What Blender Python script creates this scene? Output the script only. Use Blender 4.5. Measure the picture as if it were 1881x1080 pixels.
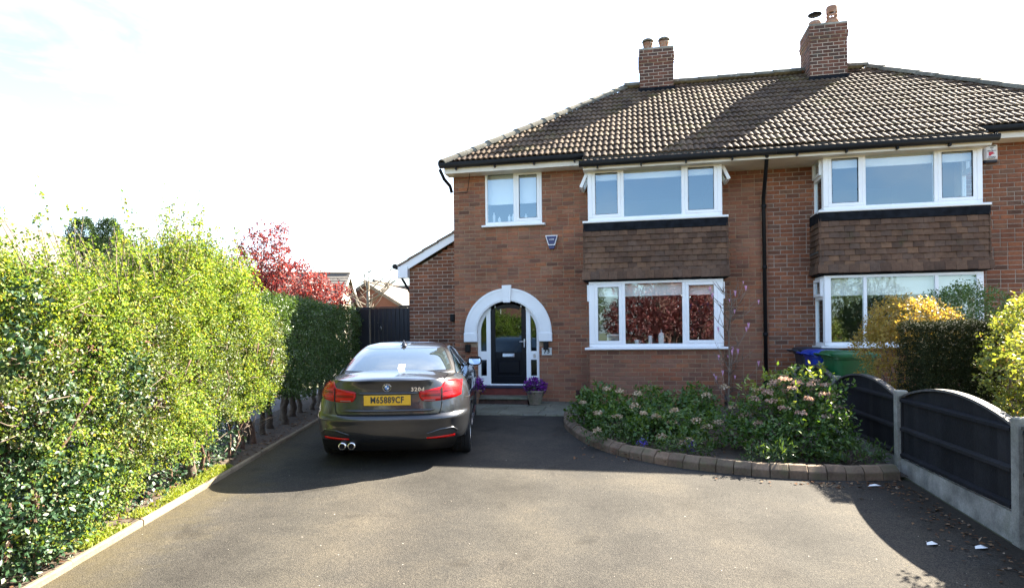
import bpy, bmesh, math, random
import numpy as np
from mathutils import Vector, Matrix, noise
random.seed(7); rng = np.random.default_rng(11)
S = bpy.context.scene
for o in list(bpy.data.objects): bpy.data.objects.remove(o)
COL = S.collection
R = math.radians
# ------------------------------------------------------------------ camera
# X runs along the house front, Y into the house, Z up; the camera stands at the origin
CAMZ = 1.83; YAW = math.atan(231/1150); ROLL = .012
cd = bpy.data.cameras.new('camera'); cam = bpy.data.objects.new('camera', cd); COL.objects.link(cam)
fw = Vector((-math.sin(YAW), math.cos(YAW), 0)); rt = Vector((math.cos(YAW), math.sin(YAW), 0)); up = Vector((0, 0, 1))
r2 = rt*math.cos(ROLL) - up*math.sin(ROLL); u2 = up*math.cos(ROLL) + rt*math.sin(ROLL)
cam.matrix_world = Matrix(((r2.x, u2.x, -fw.x, 0), (r2.y, u2.y, -fw.y, 0), (r2.z, u2.z, -fw.z, CAMZ), (0, 0, 0, 1)))
cd.sensor_fit = 'HORIZONTAL'; cd.sensor_width = 36; cd.lens = 36*1150/1881
cd.shift_y = 71/1881; cd.clip_start = .05; cd.clip_end = 900
S.camera = cam
# ------------------------------------------------------------------ sky and sun
SUN_EL, SUN_AZ = R(37.3), R(42.5)          # azimuth measured from +Y towards +X
w = bpy.data.worlds.new('World'); S.world = w; w.use_nodes = True
nt = w.node_tree; bg = nt.nodes['Background']
sky = nt.nodes.new('ShaderNodeTexSky'); sky.sky_type = 'NISHITA'; sky.sun_disc = False
sky.sun_elevation = SUN_EL; sky.sun_rotation = SUN_AZ
sky.air_density = 1.0; sky.dust_density = 1.5; sky.ozone_density = 1.6; sky.altitude = 60
# thin high cloud over the whole sky
tcw = nt.nodes.new('ShaderNodeTexCoord'); mpw = nt.nodes.new('ShaderNodeMapping'); mpw.inputs['Scale'].default_value = (1.3, 1.3, 3.6); mpw.inputs['Location'].default_value = (4.2, 1.7, .6)
nzw = nt.nodes.new('ShaderNodeTexNoise'); nzw.inputs['Scale'].default_value = 1.9; nzw.inputs['Detail'].default_value = 9; nzw.inputs['Roughness'].default_value = .58; nzw.inputs['Distortion'].default_value = .5
rpw = nt.nodes.new('ShaderNodeValToRGB'); rpw.color_ramp.elements[0].position = .50; rpw.color_ramp.elements[1].position = .80; rpw.color_ramp.elements[1].color = (.7, .7, .7, 1)
mxw = nt.nodes.new('ShaderNodeMix'); mxw.data_type = 'RGBA'; mxw.inputs[7].default_value = (5.2, 5.2, 5.3, 1)
nt.links.new(tcw.outputs['Generated'], mpw.inputs[0]); nt.links.new(mpw.outputs[0], nzw.inputs[0]); nt.links.new(nzw.outputs[0], rpw.inputs[0]); nt.links.new(rpw.outputs[0], mxw.inputs[0])
nt.links.new(sky.outputs[0], mxw.inputs[6]); nt.links.new(mxw.outputs[2], bg.inputs[0]); bg.inputs[1].default_value = .062
sd = bpy.data.lights.new('sun', 'SUN'); sd.energy = 5.0; sd.angle = R(.53); sd.color = (1, .90, .74)
sun = bpy.data.objects.new('sun', sd); COL.objects.link(sun)
sdir = Vector((math.cos(SUN_EL)*math.sin(SUN_AZ), math.cos(SUN_EL)*math.cos(SUN_AZ), math.sin(SUN_EL)))
sun.rotation_euler = sdir.to_track_quat('Z', 'Y').to_euler()
S.view_settings.view_transform = 'Standard'; S.view_settings.look = 'None'
S.view_settings.exposure = 3.2; S.view_settings.gamma = 1; S.view_settings.use_curve_mapping = False
S.cycles.max_bounces = 6; S.cycles.diffuse_bounces = 3; S.cycles.glossy_bounces = 3; S.cycles.transmission_bounces = 4; S.cycles.transparent_max_bounces = 12; S.cycles.use_denoising = True
S.cycles.caustics_reflective = False; S.cycles.caustics_refractive = False
# ------------------------------------------------------------------ helpers
G = .03
def gz(y): return G*max(-8., min(y, 16.))
def tag(o, label=None, cat=None, group=None, kind=None):
    if label: o['label'] = label
    if cat: o['category'] = cat
    if group: o['group'] = group
    if kind: o['kind'] = kind
    return o
def empty(name, loc=(0, 0, 0), rz=0, parent=None):
    o = bpy.data.objects.new(name, None); COL.objects.link(o)
    o.location = loc; o.rotation_euler = (0, 0, rz); o.empty_display_size = .1
    if parent: o.parent = parent
    return o
def link(name, me, parent=None):
    o = bpy.data.objects.new(name, me); COL.objects.link(o)
    if parent: o.parent = parent
    return o
class MB:
    def __init__(s): s.v = []; s.f = []; s.sm = []; s.a = []
    def add(s, vs, fs, smooth=False, val=0.):
        b = len(s.v); s.v += [tuple(v) for v in vs]; s.f += [tuple(i+b for i in f) for f in fs]; s.sm += [smooth]*len(fs); s.a += [val]*len(fs)
        return s
    def box(s, x0, x1, y0, y1, z0, z1, val=0.):
        if x0 > x1: x0, x1 = x1, x0
        if y0 > y1: y0, y1 = y1, y0
        if z0 > z1: z0, z1 = z1, z0
        return s.add([(x0,y0,z0),(x1,y0,z0),(x1,y1,z0),(x0,y1,z0),(x0,y0,z1),(x1,y0,z1),(x1,y1,z1),(x0,y1,z1)],
              [(3,2,1,0),(4,5,6,7),(0,1,5,4),(1,2,6,5),(2,3,7,6),(3,0,4,7)], False, val)
    def bbox(s, x0, x1, y0, y1, z0, z1, c=.006, val=0.):
        """box with chamfered front edges (towards -y)"""
        return s.add([(x0+c,y0,z0+c),(x1-c,y0,z0+c),(x1-c,y0,z1-c),(x0+c,y0,z1-c),(x0,y0+c,z0),(x1,y0+c,z0),(x1,y0+c,z1),(x0,y0+c,z1),(x0,y1,z0),(x1,y1,z0),(x1,y1,z1),(x0,y1,z1)],
              [(0,1,2,3),(0,4,5,1),(1,5,6,2),(2,6,7,3),(3,7,4,0),(4,8,9,5),(5,9,10,6),(6,10,11,7),(7,11,8,4),(8,11,10,9)], False, val)
    def tube(s, pts, rad, n=8, cap=True, val=0.):
        pts = [Vector(p) for p in pts]; rads = rad if hasattr(rad, '__len__') else [rad]*len(pts)
        vs = []; fs = []; prev = None
        for i, p in enumerate(pts):
            d = (pts[min(i+1, len(pts)-1)] - pts[max(i-1, 0)])
            d = d.normalized() if d.length > 1e-9 else Vector((0,0,1))
            a = prev if prev is not None else (Vector((0,0,1)) if abs(d.z) < .9 else Vector((1,0,0)))
            a = (a - d*a.dot(d)); a = a.normalized() if a.length > 1e-6 else d.orthogonal().normalized()
            b = d.cross(a); prev = a
            for k in range(n):
                t = 2*math.pi*k/n; vs.append(p + (a*math.cos(t) + b*math.sin(t))*rads[i])
        for i in range(len(pts)-1):
            for k in range(n):
                k2 = (k+1) % n; fs.append((i*n+k, i*n+k2, (i+1)*n+k2, (i+1)*n+k))
        s.add(vs, fs, True, val)
        if cap:
            b = len(s.v) - len(vs); m = (len(pts)-1)*n
            s.f += [tuple(b+k for k in reversed(range(n))), tuple(b+m+k for k in range(n))]; s.sm += [False]*2; s.a += [val]*2
        return s
    def lathe(s, prof, n=20, c=(0,0,0), val=0., smooth=True):
        vs = []; fs = []
        for r_, z in prof:
            for k in range(n):
                t = 2*math.pi*k/n; vs.append((c[0]+r_*math.cos(t), c[1]+r_*math.sin(t), c[2]+z))
        for i in range(len(prof)-1):
            for k in range(n):
                k2 = (k+1) % n; fs.append((i*n+k, i*n+k2, (i+1)*n+k2, (i+1)*n+k))
        return s.add(vs, fs, smooth, val)
    def grid(s, P, smooth=True, val=0.):
        """P: rows of points, all rows the same length"""
        nr = len(P); nc = len(P[0])
        return s.add([p for row in P for p in row], [(i*nc+j, i*nc+j+1, (i+1)*nc+j+1, (i+1)*nc+j) for i in range(nr-1) for j in range(nc-1)], smooth, val)
    def prism(s, poly, y0, y1, val=0.):
        """poly: (x,z) outline counter-clockwise seen from -y, extruded y0..y1"""
        n = len(poly)
        return s.add([(x,y0,z) for x,z in poly]+[(x,y1,z) for x,z in poly],
              [tuple(range(n)), tuple(reversed(range(n,2*n)))]+[(i, n+i, n+(i+1)%n, (i+1)%n) for i in range(n)], False, val)
    def mesh(s, name, mat=None, attr=False, sharp=None):
        me = bpy.data.meshes.new(name); me.from_pydata(s.v, [], s.f)
        me.polygons.foreach_set('use_smooth', s.sm)
        if attr:
            at = me.attributes.new('rnd', 'FLOAT', 'FACE'); at.data.foreach_set('value', s.a)
        if mat: me.materials.append(mat)
        if sharp: me.set_sharp_from_angle(angle=R(sharp))
        me.update(); return me
    def build(s, name, mat=None, parent=None, attr=False, sharp=None):
        return link(name, s.mesh(name, mat, attr, sharp), parent)
# ------------------------------------------------------------------ materials
MATS = {}
def new_mat(name):
    m = bpy.data.materials.new(name); m.use_nodes = True; MATS[name] = m
    n = m.node_tree.nodes; return m, n, m.node_tree.links, n['Principled BSDF']
def nd(n, t, **kw):
    x = n.new(t)
    for k, v in kw.items():
        if k.startswith('i_'): x.inputs[k[2:].replace('_', ' ')].default_value = v
        else: setattr(x, k, v)
    return x
def ramp(n, stops):
    r_ = n.new('ShaderNodeValToRGB'); e = r_.color_ramp.elements
    while len(e) < len(stops): e.new(.5)
    for q, (p, c) in zip(e, stops): q.position = p; q.color = (*c, 1) if len(c) == 3 else c
    return r_
def simple(name, col, rough=.5, metal=0, spec=.5, coat=0, noise_amt=0., noise_scale=8., bump=0., bscale=60.):
    m, n, l, b = new_mat(name)
    b.inputs['Base Color'].default_value = (*col, 1); b.inputs['Roughness'].default_value = rough
    b.inputs['Metallic'].default_value = metal; b.inputs['Specular IOR Level'].default_value = spec
    b.inputs['Coat Weight'].default_value = coat; b.inputs['Coat Roughness'].default_value = .04
    tc = n.new('ShaderNodeTexCoord')
    if noise_amt:
        t = nd(n, 'ShaderNodeTexNoise', i_Scale=noise_scale, i_Detail=8., i_Roughness=.6); l.new(tc.outputs['Object'], t.inputs['Vector'])
        mx = nd(n, 'ShaderNodeMix', data_type='RGBA', blend_type='MULTIPLY'); mx.inputs[0].default_value = 1
        rr = ramp(n, [(.3, (1-noise_amt,)*3), (.7, (1+noise_amt*.3,)*3)]); l.new(t.outputs[0], rr.inputs[0])
        mx.inputs[6].default_value = (*col, 1); l.new(rr.outputs[0], mx.inputs[7]); l.new(mx.outputs[2], b.inputs['Base Color'])
    if bump:
        t = nd(n, 'ShaderNodeTexNoise', i_Scale=bscale, i_Detail=4.); l.new(tc.outputs['Object'], t.inputs['Vector'])
        bp = nd(n, 'ShaderNodeBump', i_Strength=bump, i_Distance=.01); l.new(t.outputs[0], bp.inputs['Height']); l.new(bp.outputs[0], b.inputs['Normal'])
    return m
def varied(name, stops, rough=.85, stain=.35, sscale=1.2, fine=14., bump=.4, bscale=90., spec=.3, dirt=None):
    """piece-by-piece colour: per-face attribute 'rnd' plus the object's own random, weathered by world-space noise"""
    m, n, l, b = new_mat(name)
    at = nd(n, 'ShaderNodeAttribute', attribute_name='rnd'); oi = n.new('ShaderNodeObjectInfo')
    ad = nd(n, 'ShaderNodeMath', operation='ADD'); l.new(at.outputs['Fac'], ad.inputs[0]); l.new(oi.outputs['Random'], ad.inputs[1])
    fr = nd(n, 'ShaderNodeMath', operation='FRACT'); l.new(ad.outputs[0], fr.inputs[0])
    rr = ramp(n, stops); l.new(fr.outputs[0], rr.inputs[0])
    ge = n.new('ShaderNodeNewGeometry')
    t1 = nd(n, 'ShaderNodeTexNoise', i_Scale=sscale, i_Detail=6., i_Roughness=.65); l.new(ge.outputs['Position'], t1.inputs['Vector'])
    r1 = ramp(n, [(.32, (1-stain,)*3), (.68, (1.12,)*3)]); l.new(t1.outputs[0], r1.inputs[0])
    m1 = nd(n, 'ShaderNodeMix', data_type='RGBA', blend_type='MULTIPLY'); m1.inputs[0].default_value = 1
    l.new(rr.outputs[0], m1.inputs[6]); l.new(r1.outputs[0], m1.inputs[7])
    t2 = nd(n, 'ShaderNodeTexNoise', i_Scale=fine, i_Detail=8., i_Roughness=.7); l.new(ge.outputs['Position'], t2.inputs['Vector'])
    r2_ = ramp(n, [(.3, (.68,)*3), (.75, (1.2,)*3)]); l.new(t2.outputs[0], r2_.inputs[0])
    m2 = nd(n, 'ShaderNodeMix', data_type='RGBA', blend_type='MULTIPLY'); m2.inputs[0].default_value = 1
    l.new(m1.outputs[2], m2.inputs[6]); l.new(r2_.outputs[0], m2.inputs[7])
    out = m2.outputs[2]
    if dirt:
        t3 = nd(n, 'ShaderNodeTexNoise', i_Scale=dirt[1], i_Detail=7., i_Roughness=.7); l.new(ge.outputs['Position'], t3.inputs['Vector'])
        r3 = ramp(n, [(dirt[2], (0,0,0)), (dirt[3], (dirt[4] if len(dirt) > 4 else 1.,)*3)]); l.new(t3.outputs[0], r3.inputs[0])
        m3 = nd(n, 'ShaderNodeMix', data_type='RGBA'); l.new(r3.outputs[0], m3.inputs[0]); l.new(out, m3.inputs[6]); m3.inputs[7].default_value = (*dirt[0], 1); out = m3.outputs[2]
    l.new(out, b.inputs['Base Color']); b.inputs['Roughness'].default_value = rough; b.inputs['Specular IOR Level'].default_value = spec
    t4 = nd(n, 'ShaderNodeTexNoise', i_Scale=bscale, i_Detail=5.); l.new(ge.outputs['Position'], t4.inputs['Vector'])
    bp = nd(n, 'ShaderNodeBump', i_Strength=bump, i_Distance=.006); l.new(t4.outputs[0], bp.inputs['Height']); l.new(bp.outputs[0], b.inputs['Normal'])
    return m
def leafmat(name, stops, rough=.45, trans=.35, spec=.5, tcol=None):
    m, n, l, b = new_mat(name)
    ge = n.new('ShaderNodeNewGeometry'); rr = ramp(n, stops); l.new(ge.outputs['Random Per Island'], rr.inputs[0])
    l.new(rr.outputs[0], b.inputs['Base Color']); b.inputs['Roughness'].default_value = rough; b.inputs['Specular IOR Level'].default_value = spec
    tr = n.new('ShaderNodeBsdfTranslucent'); mu = nd(n, 'ShaderNodeMix', data_type='RGBA', blend_type='MULTIPLY'); mu.inputs[0].default_value = 1
    l.new(rr.outputs[0], mu.inputs[6]); mu.inputs[7].default_value = (*(tcol or (1.25, 1.15, .5)), 1); l.new(mu.outputs[2], tr.inputs[0])
    mx = n.new('ShaderNodeMixShader'); mx.inputs[0].default_value = trans; l.new(b.outputs[0], mx.inputs[1]); l.new(tr.outputs[0], mx.inputs[2])
    l.new(mx.outputs[0], n['Material Output'].inputs[0]); return m
def glassmat(name, refl=.16, tint=(.97, .99, .99), wob=.012, rough=0.):
    m, n, l, b = new_mat(name); n.remove(b)
    tr = n.new('ShaderNodeBsdfTransparent'); tr.inputs[0].default_value = (*tint, 1)
    gl = n.new('ShaderNodeBsdfGlossy'); gl.inputs['Roughness'].default_value = rough; gl.inputs[0].default_value = (.70, .88, 1, 1)
    fr = nd(n, 'ShaderNodeFresnel', i_IOR=1.5); ad = nd(n, 'ShaderNodeMath', operation='ADD', use_clamp=True); ad.inputs[1].default_value = refl
    l.new(fr.outputs[0], ad.inputs[0])
    ge = n.new('ShaderNodeNewGeometry'); bk = nd(n, 'ShaderNodeMath', operation='SUBTRACT'); bk.inputs[0].default_value = 1; l.new(ge.outputs['Backfacing'], bk.inputs[1])
    fx_ = nd(n, 'ShaderNodeMath', operation='MULTIPLY'); l.new(ad.outputs[0], fx_.inputs[0]); l.new(bk.outputs[0], fx_.inputs[1]); t = nd(n, 'ShaderNodeTexNoise', i_Scale=1.6, i_Detail=1.); l.new(ge.outputs['Position'], t.inputs['Vector'])
    bp = nd(n, 'ShaderNodeBump', i_Strength=wob, i_Distance=.2); l.new(t.outputs[0], bp.inputs['Height']); l.new(bp.outputs[0], gl.inputs['Normal'])
    mx = n.new('ShaderNodeMixShader'); l.new(fx_.outputs[0], mx.inputs[0]); l.new(tr.outputs[0], mx.inputs[1]); l.new(gl.outputs[0], mx.inputs[2])
    l.new(mx.outputs[0], n['Material Output'].inputs[0]); return m

BRICK = varied('brick_brown', [(0, (0.154,0.071,0.047)), (.12, (0.256,0.115,0.077)), (.3, (0.348,0.123,0.062)), (.45, (0.297,0.146,0.094)), (.6, (0.379,0.135,0.064)), (.75, (0.236,0.097,0.059)), (.88, (0.430,0.157,0.071)), (1, (0.308,0.166,0.107))], stain=.42, sscale=.75, fine=20., dirt=((0.256,0.135,0.087), .8, .40, .66, .6))
BRICK_R = varied('brick_red', [(0, (0.119,0.059,0.039)), (.15, (0.220,0.082,0.044)), (.4, (0.289,0.105,0.051)), (.6, (0.195,0.089,0.056)), (.8, (0.330,0.121,0.056)), (.92, (0.161,0.089,0.060)), (1, (0.305,0.140,0.073))], stain=.32, sscale=1.0, fine=20.)
BRICK_C = varied('brick_chimney', [(0, (0.098,0.050,0.036)), (.3, (0.166,0.068,0.044)), (.6, (0.195,0.081,0.052)), (.85, (0.127,0.063,0.048)), (1, (0.088,0.054,0.044))], stain=.4, sscale=2.2, dirt=((0.064,0.061,0.049), 3., .52, .7))
MORTAR = varied('mortar', [(0, (0.407,0.284,0.184)), (1, (0.407,0.284,0.184))], stain=.35, sscale=1.3, fine=30.)
MORTAR_P = varied('mortar_pale', [(0, (.56,.46,.37)), (1, (.56,.46,.37))], stain=.3, sscale=1.3, fine=30.)
ROOFT = varied('roof_tile', [(0, (0.056,0.037,0.025)), (.25, (0.092,0.060,0.038)), (.55, (0.120,0.080,0.050)), (.8, (0.078,0.053,0.036)), (1, (0.152,0.105,0.067))], rough=.8, stain=.45, sscale=.9, fine=30., bump=.7, bscale=110., spec=.15, dirt=((0.120,0.105,0.034), 1.3, .56, .74, .8))
HIPT = varied('hip_tile', [(0, (.115,.11,.085)), (.5, (.15,.14,.11)), (1, (.18,.17,.13))], stain=.4, sscale=2., dirt=((.34,.33,.29), 7., .58, .72, .8))
HANG = varied('hanging_tile', [(0, (0.093,0.054,0.036)), (.3, (0.142,0.079,0.050)), (.55, (0.169,0.095,0.058)), (.8, (0.121,0.076,0.055)), (1, (0.197,0.108,0.062))], stain=.4, sscale=1.4, fine=18., dirt=((0.066,0.067,0.028), 2.2, .6, .8))
UPVC = simple('white_upvc', (.86, .87, .88), .32, noise_amt=.05, noise_scale=3)
RENDERW = simple('white_paint', (.82, .83, .84), .55, noise_amt=.06, noise_scale=5, bump=.1)
CREAM = simple('cream_fascia', (.72, .66, .56), .5, noise_amt=.12, noise_scale=4)
BLACKP = simple('black_plastic', (.010, .010, .011), .5, spec=.2, noise_amt=.3)
LEAD = simple('lead_flashing', (.013, .015, .020), .85, spec=.12, noise_amt=.7, noise_scale=9, bump=.3, bscale=20)
GLASS = glassmat('window_glass', .145)
GLASS_D = glassmat('door_glass', .04, (.55, .6, .5))
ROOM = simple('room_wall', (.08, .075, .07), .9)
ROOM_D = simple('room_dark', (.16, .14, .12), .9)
BLIND = simple('roller_blind', (.78, .78, .76), .8)
DOORP = simple('door_black', (.007, .008, .011), .3, spec=.2)
CHROME = simple('chrome', (.75, .75, .76), .12, 1)
STEEL = simple('brushed_steel', (.55, .55, .55), .35, 1)
TERRA = varied('terracotta', [(0, (.30,.15,.09)), (1, (.36,.2,.13))], stain=.3, sscale=6, fine=25, dirt=((.4,.36,.3), 9., .5, .72))
TERRA_G = varied('weathered_pot', [(0, (.30,.25,.2)), (1, (.33,.27,.2))], stain=.35, sscale=7, fine=25, dirt=((.16,.18,.10), 9., .5, .68))
CONC = varied('concrete', [(0, (.32,.31,.27)), (1, (.38,.36,.32))], stain=.55, sscale=3.5, fine=60, bump=.8, dirt=((.13,.135,.09), 3., .5, .72, .85))
KERBC = varied('edging_concrete', [(0, (0.194,0.156,0.105)), (1, (0.223,0.177,0.124))], stain=.35, sscale=3, fine=40, dirt=((.17,.15,.09), 5., .5, .7))
FENCEP = varied('fence_paint', [(0, (.009,.0095,.012)), (.5, (.013,.0135,.016)), (.85, (.018,.018,.020)), (1, (.024,.023,.023))], rough=.72, stain=.5, sscale=2.2, fine=9., bump=.5, bscale=45., spec=.25, dirt=((.05,.048,.042), 12., .66, .8, .6))
FENCEC = simple('capping_timber', (.085, .08, .075), .7, noise_amt=.5, noise_scale=14, bump=.25, bscale=40)
SLAB = varied('paving_slab', [(0, (0.147,0.145,0.106)), (.5, (0.189,0.180,0.136)), (1, (0.158,0.160,0.128))], stain=.4, sscale=2.5, fine=30, dirt=((.10,.13,.07), 3., .55, .75))
BLOCK = varied('edging_block', [(0, (.15,.105,.07)), (.35, (.20,.14,.095)), (.7, (.17,.125,.085)), (1, (.23,.155,.10))], stain=.4, sscale=4, fine=40, dirt=((.11,.10,.055), 5., .5, .68))
BARK = simple('bark', (.09, .065, .045), .9, noise_amt=.5, noise_scale=25, bump=.8, bscale=50)
BARKR = simple('bark_red', (.11, .06, .04), .9, noise_amt=.5, noise_scale=25, bump=.8, bscale=50)
TWIG = simple('twig', (.16, .12, .09), .85, noise_amt=.3)
STEP_R = simple('red_step', (.16, .03, .022), .6, noise_amt=.35, noise_scale=8)
# ------------------------------------------------------------------ ground, drive, paving
def link(name, me, parent=None):
    o = bpy.data.objects.new(name, me); COL.objects.link(o)
    if parent:
        o.parent = parent
        if parent.get('_abs'): o.matrix_parent_inverse = Matrix.Translation(-parent.location)
    return o
def root(name, base, label, cat, group=None):
    """an Empty at the thing's base; its parts are built in scene coordinates"""
    o = empty(name, base); o['_abs'] = 1; return tag(o, label, cat, group)
def kerb_x(y): return -3.28 - .222*y            # left edge of the drive

def tarmac_mat():
    m, n, l, b = new_mat('tarmac'); ge = n.new('ShaderNodeNewGeometry')
    v = nd(n, 'ShaderNodeTexVoronoi', i_Scale=190.); l.new(ge.outputs['Position'], v.inputs['Vector'])
    r1 = ramp(n, [(0, (.012,.012,.012)), (.3, (.030,.028,.025)), (.65, (.05,.046,.039)), (.88, (.068,.062,.052)), (1, (.12,.108,.09))]); l.new(v.outputs['Color'], r1.inputs[0])
    t = nd(n, 'ShaderNodeTexNoise', i_Scale=.7, i_Detail=9., i_Roughness=.66); l.new(ge.outputs['Position'], t.inputs['Vector'])
    r2_ = ramp(n, [(.28, (.42,.42,.43)), (.5, (.92,.92,.92)), (.72, (1.5,1.42,1.28))]); l.new(t.outputs[0], r2_.inputs[0])
    mx = nd(n, 'ShaderNodeMix', data_type='RGBA', blend_type='MULTIPLY'); mx.inputs[0].default_value = 1
    l.new(r1.outputs[0], mx.inputs[6]); l.new(r2_.outputs[0], mx.inputs[7])
    t5 = nd(n, 'ShaderNodeTexNoise', i_Scale=3.1, i_Detail=8., i_Roughness=.75); l.new(ge.outputs['Position'], t5.inputs['Vector'])
    r5 = ramp(n, [(.62, (0,0,0)), (.78, (.55,)*3)]); l.new(t5.outputs[0], r5.inputs[0])
    m5 = nd(n, 'ShaderNodeMix', data_type='RGBA'); l.new(r5.outputs[0], m5.inputs[0]); l.new(mx.outputs[2], m5.inputs[6]); m5.inputs[7].default_value = (.035,.034,.032,1)
    # two worn wheel tracks leading up the drive, oil drips where the car stands
    mp = n.new('ShaderNodeMapping'); mp.inputs['Rotation'].default_value = (0, 0, -.218); l.new(ge.outputs['Position'], mp.inputs[0])
    sx = n.new('ShaderNodeSeparateXYZ'); l.new(mp.outputs[0], sx.inputs[0])
    t6 = nd(n, 'ShaderNodeTexNoise', i_Scale=.9, i_Detail=6., i_Roughness=.7); l.new(ge.outputs['Position'], t6.inputs['Vector'])
    wv = nd(n, 'ShaderNodeMath', operation='MULTIPLY_ADD'); wv.inputs[1].default_value = .5; l.new(t6.outputs[0], wv.inputs[0]); l.new(sx.outputs[0], wv.inputs[2])
    sn = nd(n, 'ShaderNodeMath', operation='SINE'); m6 = nd(n, 'ShaderNodeMath', operation='MULTIPLY'); m6.inputs[1].default_value = 3.9; l.new(wv.outputs[0], m6.inputs[0]); l.new(m6.outputs[0], sn.inputs[0])
    r6 = ramp(n, [(.0, (.86,.86,.87)), (.6, (1.,1.,1.)), (1, (1.12,1.1,1.06))]); mr = nd(n, 'ShaderNodeMapRange'); mr.inputs[1].default_value = -1; l.new(sn.outputs[0], mr.inputs[0]); l.new(mr.outputs[0], r6.inputs[0])
    m7 = nd(n, 'ShaderNodeMix', data_type='RGBA', blend_type='MULTIPLY'); m7.inputs[0].default_value = 1; l.new(m5.outputs[2], m7.inputs[6]); l.new(r6.outputs[0], m7.inputs[7])
    # algae and dirt creeping in from the hedge edge and from the fence foot
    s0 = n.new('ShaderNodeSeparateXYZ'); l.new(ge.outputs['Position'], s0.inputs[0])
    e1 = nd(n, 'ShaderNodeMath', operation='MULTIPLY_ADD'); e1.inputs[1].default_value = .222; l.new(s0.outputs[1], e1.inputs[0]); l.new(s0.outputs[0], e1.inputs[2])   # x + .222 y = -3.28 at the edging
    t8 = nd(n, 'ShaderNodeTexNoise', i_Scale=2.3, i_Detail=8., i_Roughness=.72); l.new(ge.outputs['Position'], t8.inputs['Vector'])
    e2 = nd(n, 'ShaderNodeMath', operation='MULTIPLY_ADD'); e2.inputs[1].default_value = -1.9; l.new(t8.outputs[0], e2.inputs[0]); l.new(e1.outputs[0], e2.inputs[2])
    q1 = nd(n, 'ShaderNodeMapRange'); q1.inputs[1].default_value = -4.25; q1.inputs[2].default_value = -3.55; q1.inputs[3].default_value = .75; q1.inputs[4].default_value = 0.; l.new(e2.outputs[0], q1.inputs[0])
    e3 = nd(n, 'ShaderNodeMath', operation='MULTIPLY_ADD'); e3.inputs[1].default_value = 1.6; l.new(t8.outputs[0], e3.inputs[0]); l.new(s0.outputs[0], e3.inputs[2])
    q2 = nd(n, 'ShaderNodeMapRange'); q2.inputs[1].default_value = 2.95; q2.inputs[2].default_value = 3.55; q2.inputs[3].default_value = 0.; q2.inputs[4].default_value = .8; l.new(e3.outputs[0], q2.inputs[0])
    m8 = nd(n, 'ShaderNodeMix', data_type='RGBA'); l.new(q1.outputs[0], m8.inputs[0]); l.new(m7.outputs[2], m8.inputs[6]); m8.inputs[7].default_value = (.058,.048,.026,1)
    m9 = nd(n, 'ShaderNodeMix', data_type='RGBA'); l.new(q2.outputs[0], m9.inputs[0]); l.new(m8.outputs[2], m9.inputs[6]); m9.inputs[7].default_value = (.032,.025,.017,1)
    # oil and damp blots
    t9 = nd(n, 'ShaderNodeTexNoise', i_Scale=1.35, i_Detail=4., i_Roughness=.5, i_Distortion=.6); l.new(ge.outputs['Position'], t9.inputs['Vector'])
    r9 = ramp(n, [(.63, (1,1,1)), (.71, (.62,.61,.6))]); l.new(t9.outputs[0], r9.inputs[0])
    ma = nd(n, 'ShaderNodeMix', data_type='RGBA', blend_type='MULTIPLY'); ma.inputs[0].default_value = 1; l.new(m9.outputs[2], ma.inputs[6]); l.new(r9.outputs[0], ma.inputs[7])
    tb = nd(n, 'ShaderNodeTexNoise', i_Scale=42., i_Detail=5., i_Roughness=.8); l.new(ge.outputs['Position'], tb.inputs['Vector'])
    rb = ramp(n, [(.3, (.68,.68,.68)), (.5, (1,1,1)), (.7, (1.38,1.36,1.3))]); l.new(tb.outputs[0], rb.inputs[0])
    mb_ = nd(n, 'ShaderNodeMix', data_type='RGBA', blend_type='MULTIPLY'); mb_.inputs[0].default_value = 1; l.new(ma.outputs[2], mb_.inputs[6]); l.new(rb.outputs[0], mb_.inputs[7])
    l.new(mb_.outputs[2], b.inputs['Base Color']); b.inputs['Roughness'].default_value = .9; b.inputs['Specular IOR Level'].default_value = .18
    v2 = nd(n, 'ShaderNodeTexVoronoi', i_Scale=110.); l.new(ge.outputs['Position'], v2.inputs['Vector'])
    t2 = nd(n, 'ShaderNodeTexNoise', i_Scale=2.2, i_Detail=5.); l.new(ge.outputs['Position'], t2.inputs['Vector'])
    b1 = nd(n, 'ShaderNodeBump', i_Strength=.55, i_Distance=.006); l.new(v2.outputs['Distance'], b1.inputs['Height'])
    b2 = nd(n, 'ShaderNodeBump', i_Strength=.35, i_Distance=.03); l.new(t2.outputs[0], b2.inputs['Height']); l.new(b1.outputs[0], b2.inputs['Normal'])
    l.new(b2.outputs[0], b.inputs['Normal']); return m
def soil_mat(name, a, c, sc=9.):
    m, n, l, b = new_mat(name); ge = n.new('ShaderNodeNewGeometry')
    t = nd(n, 'ShaderNodeTexNoise', i_Scale=sc, i_Detail=10., i_Roughness=.75); l.new(ge.outputs['Position'], t.inputs['Vector'])
    rr = ramp(n, [(.3, a), (.7, c)]); l.new(t.outputs[0], rr.inputs[0]); l.new(rr.outputs[0], b.inputs['Base Color']); b.inputs['Roughness'].default_value = .95
    bp = nd(n, 'ShaderNodeBump', i_Strength=.8, i_Distance=.03); l.new(t.outputs[0], bp.inputs['Height']); l.new(bp.outputs[0], b.inputs['Normal']); return m
TARMAC = tarmac_mat(); SOIL = soil_mat('soil', (.035,.026,.018), (.095,.07,.048)); GRASSY = soil_mat('rough_ground', (.05,.055,.025), (.12,.12,.06), 3.)
ROADM = soil_mat('grey_road', (.10,.10,.10), (.18,.175,.165), 30.)

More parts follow.
